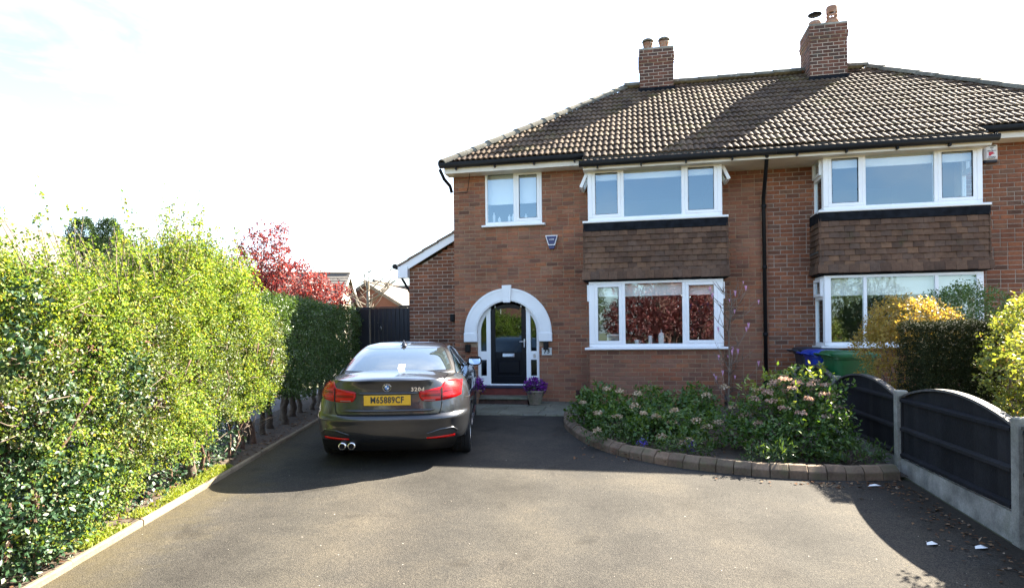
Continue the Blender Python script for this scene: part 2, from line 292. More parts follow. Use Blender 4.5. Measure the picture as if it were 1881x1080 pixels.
def sheet(name, poly, mat, dz, kind='structure', parent=None, sub=0):
    """flat polygon laid on the sloping ground"""
    bm = bmesh.new(); f = bm.faces.new([bm.verts.new((x, y, 0)) for x, y in poly])
    if f.normal.z < 0 or f.calc_area() > 0 and (f.normal_update() or f.normal.z < 0): f.normal_flip()
    bmesh.ops.triangulate(bm, faces=bm.faces[:])
    if sub:
        bmesh.ops.subdivide_edges(bm, edges=bm.edges[:], cuts=sub, use_grid_fill=True)
    for v in bm.verts: v.co.z = gz(v.co.y) + dz
    me = bpy.data.meshes.new(name); bm.to_mesh(me); bm.free(); me.materials.append(mat)
    o = link(name, me, parent); 
    if not parent: tag(o, kind=kind)
    return o
ys = [-400, -60, -20, -8, 0, 8, 16, 30, 60, 120, 400]; xs = [-400, -60, -20, -8, 0, 8, 20, 60, 400]
P = [[(x, y, gz(y) - .012) for x in xs] for y in ys]
tag(MB().grid(P, False).build('ground', GRASSY), kind='structure')
# planting-bed curve (outer foot of the block edging), from the paving round to the fence
BEDC = [(-1.30,11.12),(-1.24,10.5),(-1.15,9.95),(-.98,9.4),(-.72,8.78),(-.40,8.27),(0,7.88),(.45,7.57),(.95,7.36),(1.45,7.24),(1.95,7.21),(2.4,7.25),(2.72,7.32)]
def smooth_curve(pts, per=8):
    out = []
    for i in range(len(pts)-1):
        p0 = pts[max(i-1,0)]; p1 = pts[i]; p2 = pts[i+1]; p3 = pts[min(i+2,len(pts)-1)]
        for k in range(per):
            t = k/per
            out.append(tuple(.5*((2*b)+(-a+c)*t+(2*a-5*b+4*c-d)*t*t+(-a+3*b-3*c+d)*t**3) for a,b,c,d in zip(p0,p1,p2,p3)))
    return out + [pts[-1]]
BED = smooth_curve(BEDC)
PATIO_Y = 11.09
drive = [(kerb_x(-1.5), -1.5)] + [(2.80, -1.5), (2.80, 7.3)] + [(x, y) for x, y in reversed(BED)] + [(-1.30, PATIO_Y), (kerb_x(PATIO_Y), PATIO_Y)]
sheet('driveway', drive, TARMAC, 0.)
sheet('footpath', [(-60,-3.6),(60,-3.6),(60,-1.5),(-60,-1.5)], ROADM, -.002)
sheet('road', [(-90,-10.5),(90,-10.5),(90,-3.6),(-90,-3.6)], TARMAC, -.008)
# neighbour's drive seen under the hedge
sheet('gravel_drive', [(-16,2),(kerb_x(2)-1.25,2),(kerb_x(15)-1.25,15),(-16,15)], ROADM, -.004)
sheet('planting_soil', BED + [(2.80,7.32),(2.80,12.9),(-1.0,12.9),(-1.0,PATIO_Y)], SOIL, .035)
sheet('hedge_soil', [(kerb_x(1.5)-1.25,1.5),(kerb_x(1.5)-.03,1.5),(kerb_x(14)-.03,14),(kerb_x(14)-1.25,14)], SOIL, .012)
sheet('side_passage_ground', [(-6.6,PATIO_Y),(kerb_x(PATIO_Y),PATIO_Y),(-5.7,13.9),(-6.6,13.9)], SOIL, -.003)
sheet('neighbour_garden', [(2.9,1),(14,1),(14,12.9),(2.9,12.9)], SOIL, .004)
# paving flags by the door
pat = MB(); pat.add([(-5.75,PATIO_Y,gz(PATIO_Y)-.004),(-1.05,PATIO_Y,gz(PATIO_Y)-.004),(-1.05,12.93,gz(12.93)-.004),(-5.75,12.93,gz(12.93)-.004)], [(0,1,2,3)])
patio = tag(pat.build('patio', SOIL), kind='structure')
y = PATIO_Y; row = 0
for dy in (.15, .46, .46, .46, .30):
    x = -5.75 + random.uniform(-.3, 0); nx = 0
    while x < -1.08:
        wd = .205 if dy == .15 else random.choice((.45,.6,.6,.75))
        x1 = min(x+wd, -1.06); xa = max(x, -5.75)
        if x1 - xa > .08:
            j = random.uniform(-.004,.004); c = .006
            m = MB(); a, b_, y0, y1 = xa+c, x1-c, y+c, y+dy-c
            z0 = [gz(y0)-.03, gz(y1)-.03]; z1 = [gz(y0)+.012+j, gz(y1)+.012+j]
            q = .012
            m.add([(a,y0,z0[0]),(b_,y0,z0[0]),(b_,y1,z0[1]),(a,y1,z0[1]),(a,y0,z1[0]-.006),(b_,y0,z1[0]-.006),(b_,y1,z1[1]-.006),(a,y1,z1[1]-.006),
                   (a+q,y0+q,z1[0]),(b_-q,y0+q,z1[0]),(b_-q,y1-q,z1[1]),(a+q,y1-q,z1[1])],
                  [(0,1,5,4),(1,2,6,5),(2,3,7,6),(3,0,4,7),(4,5,9,8),(5,6,10,9),(6,7,11,10),(7,4,8,11),(8,9,10,11)])
            m.build('paving_flag', SLAB, patio)
        x = x1 if x1 < x+wd-1e-6 else x+wd
    y += dy
# left concrete edging: short lengths
ke = root('edging_strip', (kerb_x(6), 6, gz(6)), 'long thin concrete edging strip between the drive and the hedge', 'edging')
y = 1.2
while y < 11.0:
    y1 = min(y+.91, 11.05); dx = random.uniform(-.006,.006); dzz = random.uniform(-.006,.004); wk = .05
    xa, xb = kerb_x(y)+dx, kerb_x(y1-.008)+dx
    za, zb = gz(y), gz(y1); m = MB()
    def kp(x, yy, z): return (x, yy, z)
    t = .055+dzz; yb = y1-.008
    vs = []
    for (xx, yy, zz) in ((xa,y,za),(xb,yb,zb)):
        vs += [(xx,yy,zz-.05),(xx,yy,zz+t-.012),(xx-.012,yy,zz+t),(xx-wk+.012,yy,zz+t),(xx-wk,yy,zz+t-.012),(xx-wk,yy,zz-.05)]
    m.add(vs, [(i, i+1, i+7, i+6) for i in range(5)] + [(5,4,3,2,1,0),(6,7,8,9,10,11)])
    m.build('edging_length', KERBC, ke); y = y1
# block edging round the bed
be = root('block_edging', (.45, 7.57, gz(7.57)), 'curved kerb of brown concrete blocks round the flower bed', 'kerb')
L = [0]
for a, b in zip(BED[:-1], BED[1:]): L.append(L[-1] + math.dist(a, b))
def at_len(s):
    for i in range(len(L)-1):
        if L[i+1] >= s:
            t = (s-L[i])/(L[i+1]-L[i]+1e-9); a, b = BED[i], BED[i+1]; d = Vector((b[0]-a[0], b[1]-a[1])).normalized()
            return (a[0]+(b[0]-a[0])*t, a[1]+(b[1]-a[1])*t), d
    return BED[-1], Vector((1,0))
NB = int(L[-1]/.188); bw = L[-1]/NB
blk = MB(); h = bw/2-.004; c = .006
prof = [(0,-.06),(0,.075),(.006,.087),(.062,.136),(.075,.14),(.135,.14),(.142,.13),(.142,-.06)]
vs = []
for xx in (-h, -h+c, h-c, h):
    ins = c*.7 if abs(xx) > h-c/2 else 0
    vs += [(xx, py+(ins if k < 5 else -ins if k > 5 else 0), pz-(ins if 1 < k < 7 else 0)) for k, (py, pz) in enumerate(prof)]
np_ = len(prof)
blk.add(vs, [(r_*np_+k, (r_+1)*np_+k, (r_+1)*np_+k+1, r_*np_+k+1) for r_ in range(3) for k in range(np_-1)] + [tuple(range(np_)), tuple(reversed(range(3*np_, 4*np_)))])
blkm = blk.mesh('block', BLOCK)
bmx = bmesh.new(); bmx.from_mesh(blkm); bmesh.ops.recalc_face_normals(bmx, faces=bmx.faces[:]); bmx.to_mesh(blkm); bmx.free()
for i in range(NB):
    (x, y), d = at_len((i+.5)*bw)
    o = link('block', blkm, be); o.location = (x, y, gz(y) + random.uniform(-.006,.006))
    o.rotation_euler = (random.uniform(-.02,.02), random.uniform(-.015,.015), math.atan2(d.y, d.x) + random.uniform(-.02,.02))
# ------------------------------------------------------------------ the pair of houses
MORTAR_R = varied('mortar_mid', [(0, (.40,.33,.27)), (1, (.40,.33,.27))], stain=.3, sscale=1.3, fine=30.)
YW, YB = 12.92, 12.32                # main wall face, bay face
COURSE, PITCH, JOINT = .083, .235, .010
def depth(p): return fw.x*p[0] + fw.y*p[1]
def sub_rect(rects, o):
    out = []
    for a, b, c, d in rects:
        oa, ob, oc, od = o
        if ob <= a or oa >= b or od <= c or oc >= d: out.append((a, b, c, d)); continue
        if oa > a: out.append((a, oa, c, d))
        if ob < b: out.append((ob, b, c, d))
        m0, m1 = max(a, oa), min(b, ob)
        if oc > c: out.append((m0, m1, c, oc))
        if od < d: out.append((m0, m1, od, d))
    return [q for q in out if q[1]-q[0] > .02 and q[3]-q[2] > .018]
def brick_rects(u0, u1, z0, z1, openings=(), drop=None, zb=.30, shift=0., JOINT=.012, halves=.03):
    out = []; i = int((z0-zb)/COURSE)-1
    while zb + i*COURSE < z1:
        c, d = zb+i*COURSE, zb+(i+1)*COURSE-JOINT
        u = u0 - PITCH + (i % 2)*PITCH/2 + shift
        # irregular bond: a few half bricks
        while u < u1:
            wd = PITCH/2 if random.random() < halves else PITCH
            rs = [(max(u, u0), min(u+wd-JOINT, u1), max(c, z0), min(d, z1))]
            rs = [q for q in rs if q[1]-q[0] > .02 and q[3]-q[2] > .018]
            for op in openings: rs = sub_rect(rs, op)
            out += [q for q in rs if not (drop and drop((q[0]+q[1])/2, (q[2]+q[3])/2))]
            u += wd
        i += 1
    return out
def brick_unit(mat):
    return MB().bbox(-.5, .5, 0, .03, -.5, .5, .03).mesh('brick', mat)
# faces: list of (fn(u, z) -> world point of front face, normal 'y-' 'x-' 'x+')
def lay_bricks(parent, faces, mat, n_single):
    """faces: (rects, plane, coordinate); plane 'F' faces -Y at Y=c, 'L' faces -X at X=c, 'R' faces +X at X=c. The largest in view become objects, the rest one mesh."""
    unit = {}
    allb = []
    for rects, pl, c in faces:
        for a, b, z0, z1 in rects:
            u, z = (a+b)/2, (z0+z1)/2
            p = (u, c, z) if pl == 'F' else (c, u, z)
            vis = 1. if pl == 'F' else (.3 if (pl == 'L') == (p[0] > 0) else 0)
            allb.append((vis*(b-a)*(z1-z0)/max(depth(p), 1)**2, a, b, z0, z1, pl, c))
    allb.sort(reverse=True); mb = MB()
    uf = MB().bbox(-.1125, .1125, 0, .03, -.0365, .0365, .004).mesh('brick', mat)
    for k, (_, a, b, z0, z1, pl, c) in enumerate(allb):
        j = random.uniform(-.002, .002)
        if k < n_single:
            o = link('brick', uf, parent); rz = {'F': 0, 'L': -math.pi/2, 'R': math.pi/2}[pl]
            o.location = ((a+b)/2, c+j, (z0+z1)/2) if pl == 'F' else (c+j, (a+b)/2, (z0+z1)/2)
            o.rotation_euler = (0, 0, rz); o.scale = ((b-a)/.225, 1, (z1-z0)/.073)
        else:
            m = MB().bbox(a, b, 0, .03, z0, z1, .004); v = random.random()
            if pl == 'F': vs = [(x, c+j+y, z) for x, y, z in m.v]; fs = m.f
            elif pl == 'L': vs = [(c+j+y, x, z) for x, y, z in m.v]; fs = [tuple(reversed(f)) for f in m.f]
            else: vs = [(c-j-y, x, z) for x, y, z in m.v]; fs = m.f
            mb.add(vs, fs, False, v)
    if mb.v: tag(mb.build('brickwork', mat, parent, attr=True), kind='stuff')
def wall_slab(mb, x0, x1, z0, z1, y0, y1, openings):
    for a, b, c, d in [(x0, x1, z0, z1)] if not openings else rect_cover(x0, x1, z0, z1, openings): mb.box(a, b, y0, y1, c, d)
def rect_cover(x0, x1, z0, z1, ops):
    rs = [(x0, x1, z0, z1)]
    for o in ops: rs = sub_rect(rs, o)
    return rs

def window_light(win, x0, x1, z0, z1, y, sash, glass=GLASS):
    """one light of a white window: frame is built by the caller; sash is an opening casement frame"""
    if sash:
        m = MB(); f = .062; d0, d1 = y-.022, y+.03
        for q in ((x0,x1,z0,z0+f),(x0,x1,z1-f,z1),(x0,x0+f,z0+f,z1-f),(x1-f,x1,z0+f,z1-f)): m.bbox(q[0],q[1],d0,d1,q[2],q[3],.008)
        m.build('sash', UPVC, win); x0 += f; x1 -= f; z0 += f; z1 -= f
        b = MB(); t = .007
        for q in ((x0,x1,z0,z0+t),(x0,x1,z1-t,z1),(x0,x0+t,z0+t,z1-t),(x1-t,x1,z0+t,z1-t)): b.box(q[0],q[1],y-.014,y+.02,q[2],q[3])
        b.build('gasket', BLACKP, win)
    MB().box(x0, x1, y+.004, y+.010, z0, z1).build('pane', glass, win)
def front_window(house, x0, x1, z0, z1, y, mull, sashes, blind, post=(.05,.05), sill=True, sillx=.085, blindmat=None):
    win = MB(); fr = .05
    d0, d1 = y, y+.07
    win.bbox(x0, x1, d0, d1, z0, z0+fr+.015, .006); win.bbox(x0, x1, d0, d1, z1-fr, z1, .006)
    xs_ = [x0, *mull, x1]
    win.bbox(x0, x0+post[0], d0-.006, d1, z0+fr+.015, z1-fr, .008); win.bbox(x1-post[1], x1, d0-.006, d1, z0+fr+.015, z1-fr, .008)
    for mx_ in mull: win.bbox(mx_-.03, mx_+.03, d0, d1, z0+fr+.015, z1-fr, .006)
    w_ = win.build('window', UPVC, house)
    for i in range(len(xs_)-1):
        a = xs_[i] + (post[0] if i == 0 else .03); b = xs_[i+1] - (post[1] if i == len(xs_)-2 else .03)
        window_light(w_, a, b, z0+fr+.015, z1-fr, y+.018, sashes[i])
        if blind[i]:
            m = MB(); zt = z1-fr-.01; m.box(a-.02, b+.02, y+.13, y+.134, zt-blind[i], zt)
            m.tube([(a-.02,y+.132,zt-blind[i]),(b+.02,y+.132,zt-blind[i])], .011, 6); m.build('blind', blindmat or BLIND, w_)
    if sill:
        MB().bbox(x0-sillx, x1+sillx, y-.085, y+.06, z0-.045, z0-.003, .01).build('sill', UPVC, w_)
    return w_
def return_window(house, x, y0, y1, z0, z1, side, open_vent):
    """side light of a bay at X=x running back from the front corner; side -1 faces -X, +1 faces +X"""
    m = MB(); s = side; e = .05*s
    def bar(ya, yb, za, zb, k=0.): m.box(x+(.004+k)*s, x-.06*s, ya, yb, za, zb)
    zt = z1 - .40
    bar(y0+.07, y1, z0, z0+.06); bar(y0+.07, y1, z1-.05, z1); bar(y1-.05, y1, z0+.06, z1-.05); bar(y0+.07, y0+.10, z0+.06, z1-.05); bar(y0+.10, y1-.05, zt-.03, zt+.03)
    w_ = m.build('side_window', UPVC, house)
    MB().box(x-.02*s, x-.026*s, y0+.10, y1-.05, z0+.06, zt-.03).build('pane', GLASS, w_)
    # top-hung vent, hinged at its head
    v = MB(); f = .05; ya, yb, za, zb = y0+.10, y1-.05, zt+.03, z1-.05; hh = zb-za
    for q in ((ya,yb,0,f),(ya,yb,hh-f,hh),(ya,ya+f,f,hh-f),(yb-f,yb,f,hh-f)): v.box(.03*s, -.03*s, q[0], q[1], q[2]-hh, q[3]-hh)
    vo = v.build('vent_sash', UPVC, w_); vo.location = (x+.012*s, 0, zb); vo.rotation_euler = (0, -s*R(open_vent), 0)
    g = MB().box(.004*s, -.004*s, ya+f, yb-f, f-hh, -f).build('vent_pane', GLASS, w_); g.location = vo.location; g.rotation_euler = vo.rotation_euler
    MB().box(x+.07*s, x-.06*s, y0-.05, y1, z0-.045, z0-.003).build('side_sill', UPVC, w_)
def tile_hang(house, x0, x1, z0, z1, yf, yw, rows=9):
    """plain tiles hung on a boarded apron, swept out a little at the foot"""
    body = MB(); body.box(x0+.07, x1-.07, yf+.05, yw, z0+.02, z1+.02); body.prism([(x0+.02,z0-.02),(x1-.02,z0-.02),(x1-.06,z0+.03),(x0+.06,z0+.03)], yf+.005, yw)
    t_ = body.build('tile_hanging', LEAD, house)
    gh = (z1-z0)/rows; tw = .172
    um = MB(); hw = tw/2-.0015; hh = gh*1.45
    # camber across the tile, thickness at the lower edge
    P = []
    for k in range(5):
        t = -1+k*.5; P.append((t*hw, .006*t*t))
    vs = [(x, yy, 0) for x, yy in P] + [(x, yy, hh) for x, yy in P] + [(x, yy+.026, 0) for x, yy in P]
    um.add(vs, [(k, k+1, k+6, k+5) for k in range(4)] + [(k+10, k+11, k+1, k) for k in range(4)] + [(10,0,5),(4,14,9)], False)
    ume = um.mesh('tile', HANG)
    for r_ in range(rows):
        z = z0 + r_*gh; out = (.045 if r_ == 0 else .012 if r_ == 1 else 0)
        xa, xb = x0-out*.6, x1+out*.6
        x = xa - (tw/2 if r_ % 2 else 0)
        while x < xb-.02:
            a, b = max(x, xa), min(x+tw, xb)
            if b-a > .03:
                o = link('tile', ume, t_); o.location = ((a+b)/2, yf-out+random.uniform(-.003,.003), z+random.uniform(-.004,.004)); o.scale = ((b-a)/tw, 1, 1)
                o.rotation_euler = (-.20 + random.uniform(-.03,.03), random.uniform(-.012,.012), random.uniform(-.012,.012))
            x += tw
        for s, xx in ((-1, xa), (1, xb)):
            y = yf + (0 if r_ % 2 else -tw/2)
            while y < yw-.03:
                a, b = max(y, yf), min(y+tw, yw)
                if b-a > .03:
                    o = link('tile', ume, t_); o.location = (xx, (a+b)/2, z); o.scale = ((b-a)/tw, 1, 1)
                    o.rotation_euler = (-.20, 0, s*math.pi/2)
                y += tw
    LB = MB().bbox(x0+.01, x1-.01, yf+.005, yf+.04, z1-.01, z1+.17, .008)
    LB.box(x0+.01, x0+.03, yf+.04, yw, z1-.01, z1+.17); LB.box(x1-.03, x1-.01, yf+.04, yw, z1-.01, z1+.17)
    LB.build('lead_apron', LEAD, house)

# roof geometry shared by both houses
EY, EZ, SL = 12.08, 5.03, .6886; RY, RZ = 16.5, 5.03+.6886*4.42
PITCHA = math.atan(SL); HIPX0, HIPX1 = -3.98, 9.22       # eaves corners at Y = 12.5
RX0, RX1 = -.27, 5.47; EYL = 12.50; SPLIT = 2.5
def roof_z(y): return EZ + SL*(y-EY)
def hip_limits(y):
    t = (y-EYL)/(RY-EYL); t = max(t, 0); return HIPX0 + (RX0-HIPX0)*t, HIPX1 + (RX1-HIPX1)*t
TW, TG = .234, .314
def roof_tile_mesh():
    n = 12; m = MB(); ln = TG*1.2; vs = []
    prof_ = []
    for k in range(n+1):
        u = k/n; ph = (u*2) % 1.0 if k < n else 0.
        x = (u-.5)*TW; q = ph
        zz = .026*max(0., math.sin(math.pi*min(q/.86, 1.)))**.75 if q < .86 else 0.
        prof_.append((x, zz))
    # rows: lower edge bottom, lower edge top, top end
    for y, dz in ((0,-.026),(0,0),(.012,.003),(ln,-.006)): vs += [(x, y, z+dz) for x, z in prof_]
    w_ = n+1
    m.add(vs, [(r_*w_+k, r_*w_+k+1, (r_+1)*w_+k+1, (r_+1)*w_+k) for r_ in range(3) for k in range(n)], True)
    me = m.mesh('roof_tile', ROOFT); me.set_sharp_from_angle(angle=R(50)); return me
RT = roof_tile_mesh()
def lay_roof(roof, xa, xb, n_single):
    """tiles on the front slope between X=xa and X=xb"""
    items = []; row = 0; sl_len = (RY-EY)/math.cos(PITCHA)
    while row*TG < sl_len-.06:
        y = EY + row*TG*math.cos(PITCHA); lo, hi = hip_limits(y+.12)
        if y < EYL-.02: lo, hi = -1.03, 5.98
        lo = max(lo, xa); hi = min(hi, xb)
        k0 = int((lo-SPLIT)/TW)-2
        for k in range(k0, k0+80):
            a, b = SPLIT+k*TW, SPLIT+(k+1)*TW; a2, b2 = max(a, lo), min(b, hi)
            if b2-a2 < .05: continue
            p = ((a2+b2)/2, y, roof_z(y)); items.append(((b2-a2)/depth(p)**2, p, (b2-a2)/TW, row))
        row += 1
    items.sort(key=lambda t: -t[0]); mb = MB(); tv = [v.co.copy() for v in RT.vertices]; tf = [tuple(p.vertices) for p in RT.polygons]
    for i, (_, p, sx, row) in enumerate(items):
        lift = .052 + random.uniform(-.003,.003); tilt = -.072 + random.gauss(0,.009); yaw = random.gauss(0,.010)
        if row == 0: tilt -= .1
        M = Matrix.Translation((p[0], p[1]+lift*-math.sin(PITCHA), p[2]+lift*math.cos(PITCHA))) @ Matrix.Rotation(PITCHA+tilt, 4, 'X') @ Matrix.Rotation(yaw, 4, 'Z') @ Matrix.Diagonal((sx,1,1,1))
        if i < n_single:
            o = link('roof_tile', RT, roof); o.matrix_local = M
        else: mb.add([M @ v for v in tv], tf, True, random.random())
    o = mb.build('roof_tiling', ROOFT, roof, attr=True, sharp=50); tag(o, kind='stuff')
def ridge_run(roof, p0, p1, name='ridge_tile', ln=.44, r0=.155):
    p0, p1 = Vector(p0), Vector(p1); d = (p1-p0); n = max(1, round(d.length/ln)); d /= n
    m = MB(); prof_ = [(math.cos(t)*r0, math.sin(t)*r0*.72) for t in [math.pi*k/8 for k in range(9)]]
    l_ = d.length
    vs = [(x, 0, z) for x, z in prof_] + [(x*.95, l_*1.03, z*.95-.008) for x, z in prof_] + [(x*.86, 0, z*.84) for x, z in prof_]
    m.add(vs, [(k+1, k, k+9, k+10) for k in range(8)] + [(k, k+1, k+19, k+18) for k in range(8)], True)
    me = m.mesh(name, HIPT); me.set_sharp_from_angle(angle=R(50))
    q = d.normalized(); rx = q.cross(Vector((0,0,1))).normalized(); uz = rx.cross(q)
    for i in range(n):
        o = link(name, me, roof); P0 = p0 + d*i + uz*random.uniform(-.006,.006)
        o.matrix_local = Matrix(((rx.x,q.x,uz.x,P0.x),(rx.y,q.y,uz.y,P0.y),(rx.z,q.z,uz.z,P0.z),(0,0,0,1)))
def chimney(house, x0, x1, y0, y1, z0, z1, pots):
    c = MB(); c.box(x0+.008, x1-.008, y0+.008, y1-.008, z0-.9, z1-.01)
    c.lathe([(0,.05),(.001,.06)], 4, ((x0+x1)/2,(y0+y1)/2,z1-.08))
    ch = c.build('chimney', MORTAR_P, house)
    zc_ = z1 - 5*COURSE; rc = []
    def face(u0, u1, pl, cc): 
        lo = brick_rects(u0, u1, z0-.5, z1-4*COURSE-.001, zb=z1-30*COURSE, shift=random.choice((0,.06)), JOINT=.016, halves=0)
        return (lo, pl, cc)
    fs = [face(x0, x1, 'F', y0), face(y0, y1, 'L', x0), face(y0, y1, 'R', x1)]
    o_ = .028
    for (k0, k1, e) in ((4, 3, o_*.6), (3, 2, o_), (2, 0, o_*.35)):
        za, zb_ = z1-k0*COURSE, z1-k1*COURSE-JOINT*.5
        c2 = MB().box(x0-e+.008, x1+e-.008, y0-e+.008, y1+e-.008, za-.005, zb_).build('corbel', MORTAR_P, ch)
        fs += [(brick_rects(x0-e, x1+e, za, zb_, zb=z1-30*COURSE, JOINT=.016, halves=0), 'F', y0-e), (brick_rects(y0-e, y1+e, za, zb_, zb=z1-30*COURSE, JOINT=.016, halves=0), 'L', x0-e), (brick_rects(y0-e, y1+e, za, zb_, zb=z1-30*COURSE, JOINT=.016, halves=0), 'R', x1+e)]
    lay_bricks(ch, fs, BRICK_C, 60)
    MB().box(x0-.01, x1+.01, y0-.01, y1+.01, z1-.006, z1+.035).build('flaunching', CONC, ch)
    # lead at the foot
    MB().box(x0-.03, x1+.03, y0-.05, y0-.008, roof_z(y0)-.02, roof_z(y0)+.11).build('chimney_flashing', LEAD, ch)
    for (px, py, kind) in pots:
        m = MB(); zt = z1+.03
        f_ = 1.45 if kind != 'cowl' else 1.2
        def tall(q):      # pots stand taller and a little wider than the base profile
            q.v = [(px+(x-px)*1.12, py+(y-py)*1.12, zt+(z-zt)*f_) for x, y, z in q.v]; return q
        if kind == 'cowl':
            m.lathe([(.115,0),(.115,.03),(.10,.05),(.095,.15),(.115,.17),(.115,.20),(.09,.20),(.085,.05)], 20, (px,py,zt)); p_ = tall(m).build('chimney_pot', TERRA, ch)
            k = MB(); k.lathe([(.13,.225),(.135,.235),(.12,.265),(.07,.292),(0,.30)], 18, (px,py,zt)); k.lathe([(0,.222),(.13,.225)], 18, (px,py,zt)); 
            for a in range(4): k.tube([(px+.11*math.cos(a*1.57+.5),py+.11*math.sin(a*1.57+.5),zt+.08),(px+.125*math.cos(a*1.57+.5),py+.125*math.sin(a*1.57+.5),zt+.235)], .006, 5)
            tall(k).build('cowl', HIPT, ch)
        elif kind == 'disc':
            m.lathe([(.105,0),(.11,.10),(.125,.11),(.125,.17),(.10,.17),(.095,.05)], 20, (px,py,zt)); tall(m).build('chimney_pot', TERRA, ch)
            k = MB(); k.lathe([(0,.285),(.14,.29),(.14,.30),(.06,.33),(0,.335)], 20, (px,py,zt))
            for a in range(3): k.tube([(px+.09*math.cos(a*2.1),py+.09*math.sin(a*2.1),zt+.15),(px+.09*math.cos(a*2.1),py+.09*math.sin(a*2.1),zt+.29)], .006, 5)
            tall(k).build('cowl', LEAD, ch)
        else:
            m.lathe([(.12,0),(.125,.11),(.14,.12),(.135,.16),(.105,.17)], 20, (px,py,zt)); tall(m).build('chimney_pot', TERRA, ch)
            k = MB()
            for a in range(10):      # slotted louvre pot
                t = a*.628
                if a % 2 == 0: k.tube([(px+.095*math.cos(t),py+.095*math.sin(t),zt+.16),(px+.095*math.cos(t),py+.095*math.sin(t),zt+.30)], .017, 6)
            for q in (.16,.225,.285): k.lathe([(.10,q),(.112,q+.008),(.112,q+.03),(.10,q+.036),(.085,q+.036),(.085,q)], 20, (px,py,zt))
            k.lathe([(.112,.30),(.115,.38),(.10,.40),(0,.41)], 20, (px,py,zt)); tall(k).build('louvre_pot', TERRA, ch)
def gutter(house, x0, x1, y, z):
    m = MB(); m.tube([(x0,y,z),(x1,y,z)], .062, 10); m.box(x0, x1, y-.062, y+.05, z+.005, z+.045); g_ = m.build('gutter', BLACKP, house)
    x = x0+.35
    while x < x1-.1:
        MB().prism([(x-.02,z-.02),(x-.012,z-.10),(x+.012,z-.10),(x+.02,z-.02)], y-.02, y+.10).build('gutter_bracket', BLACKP, g_); x += .82

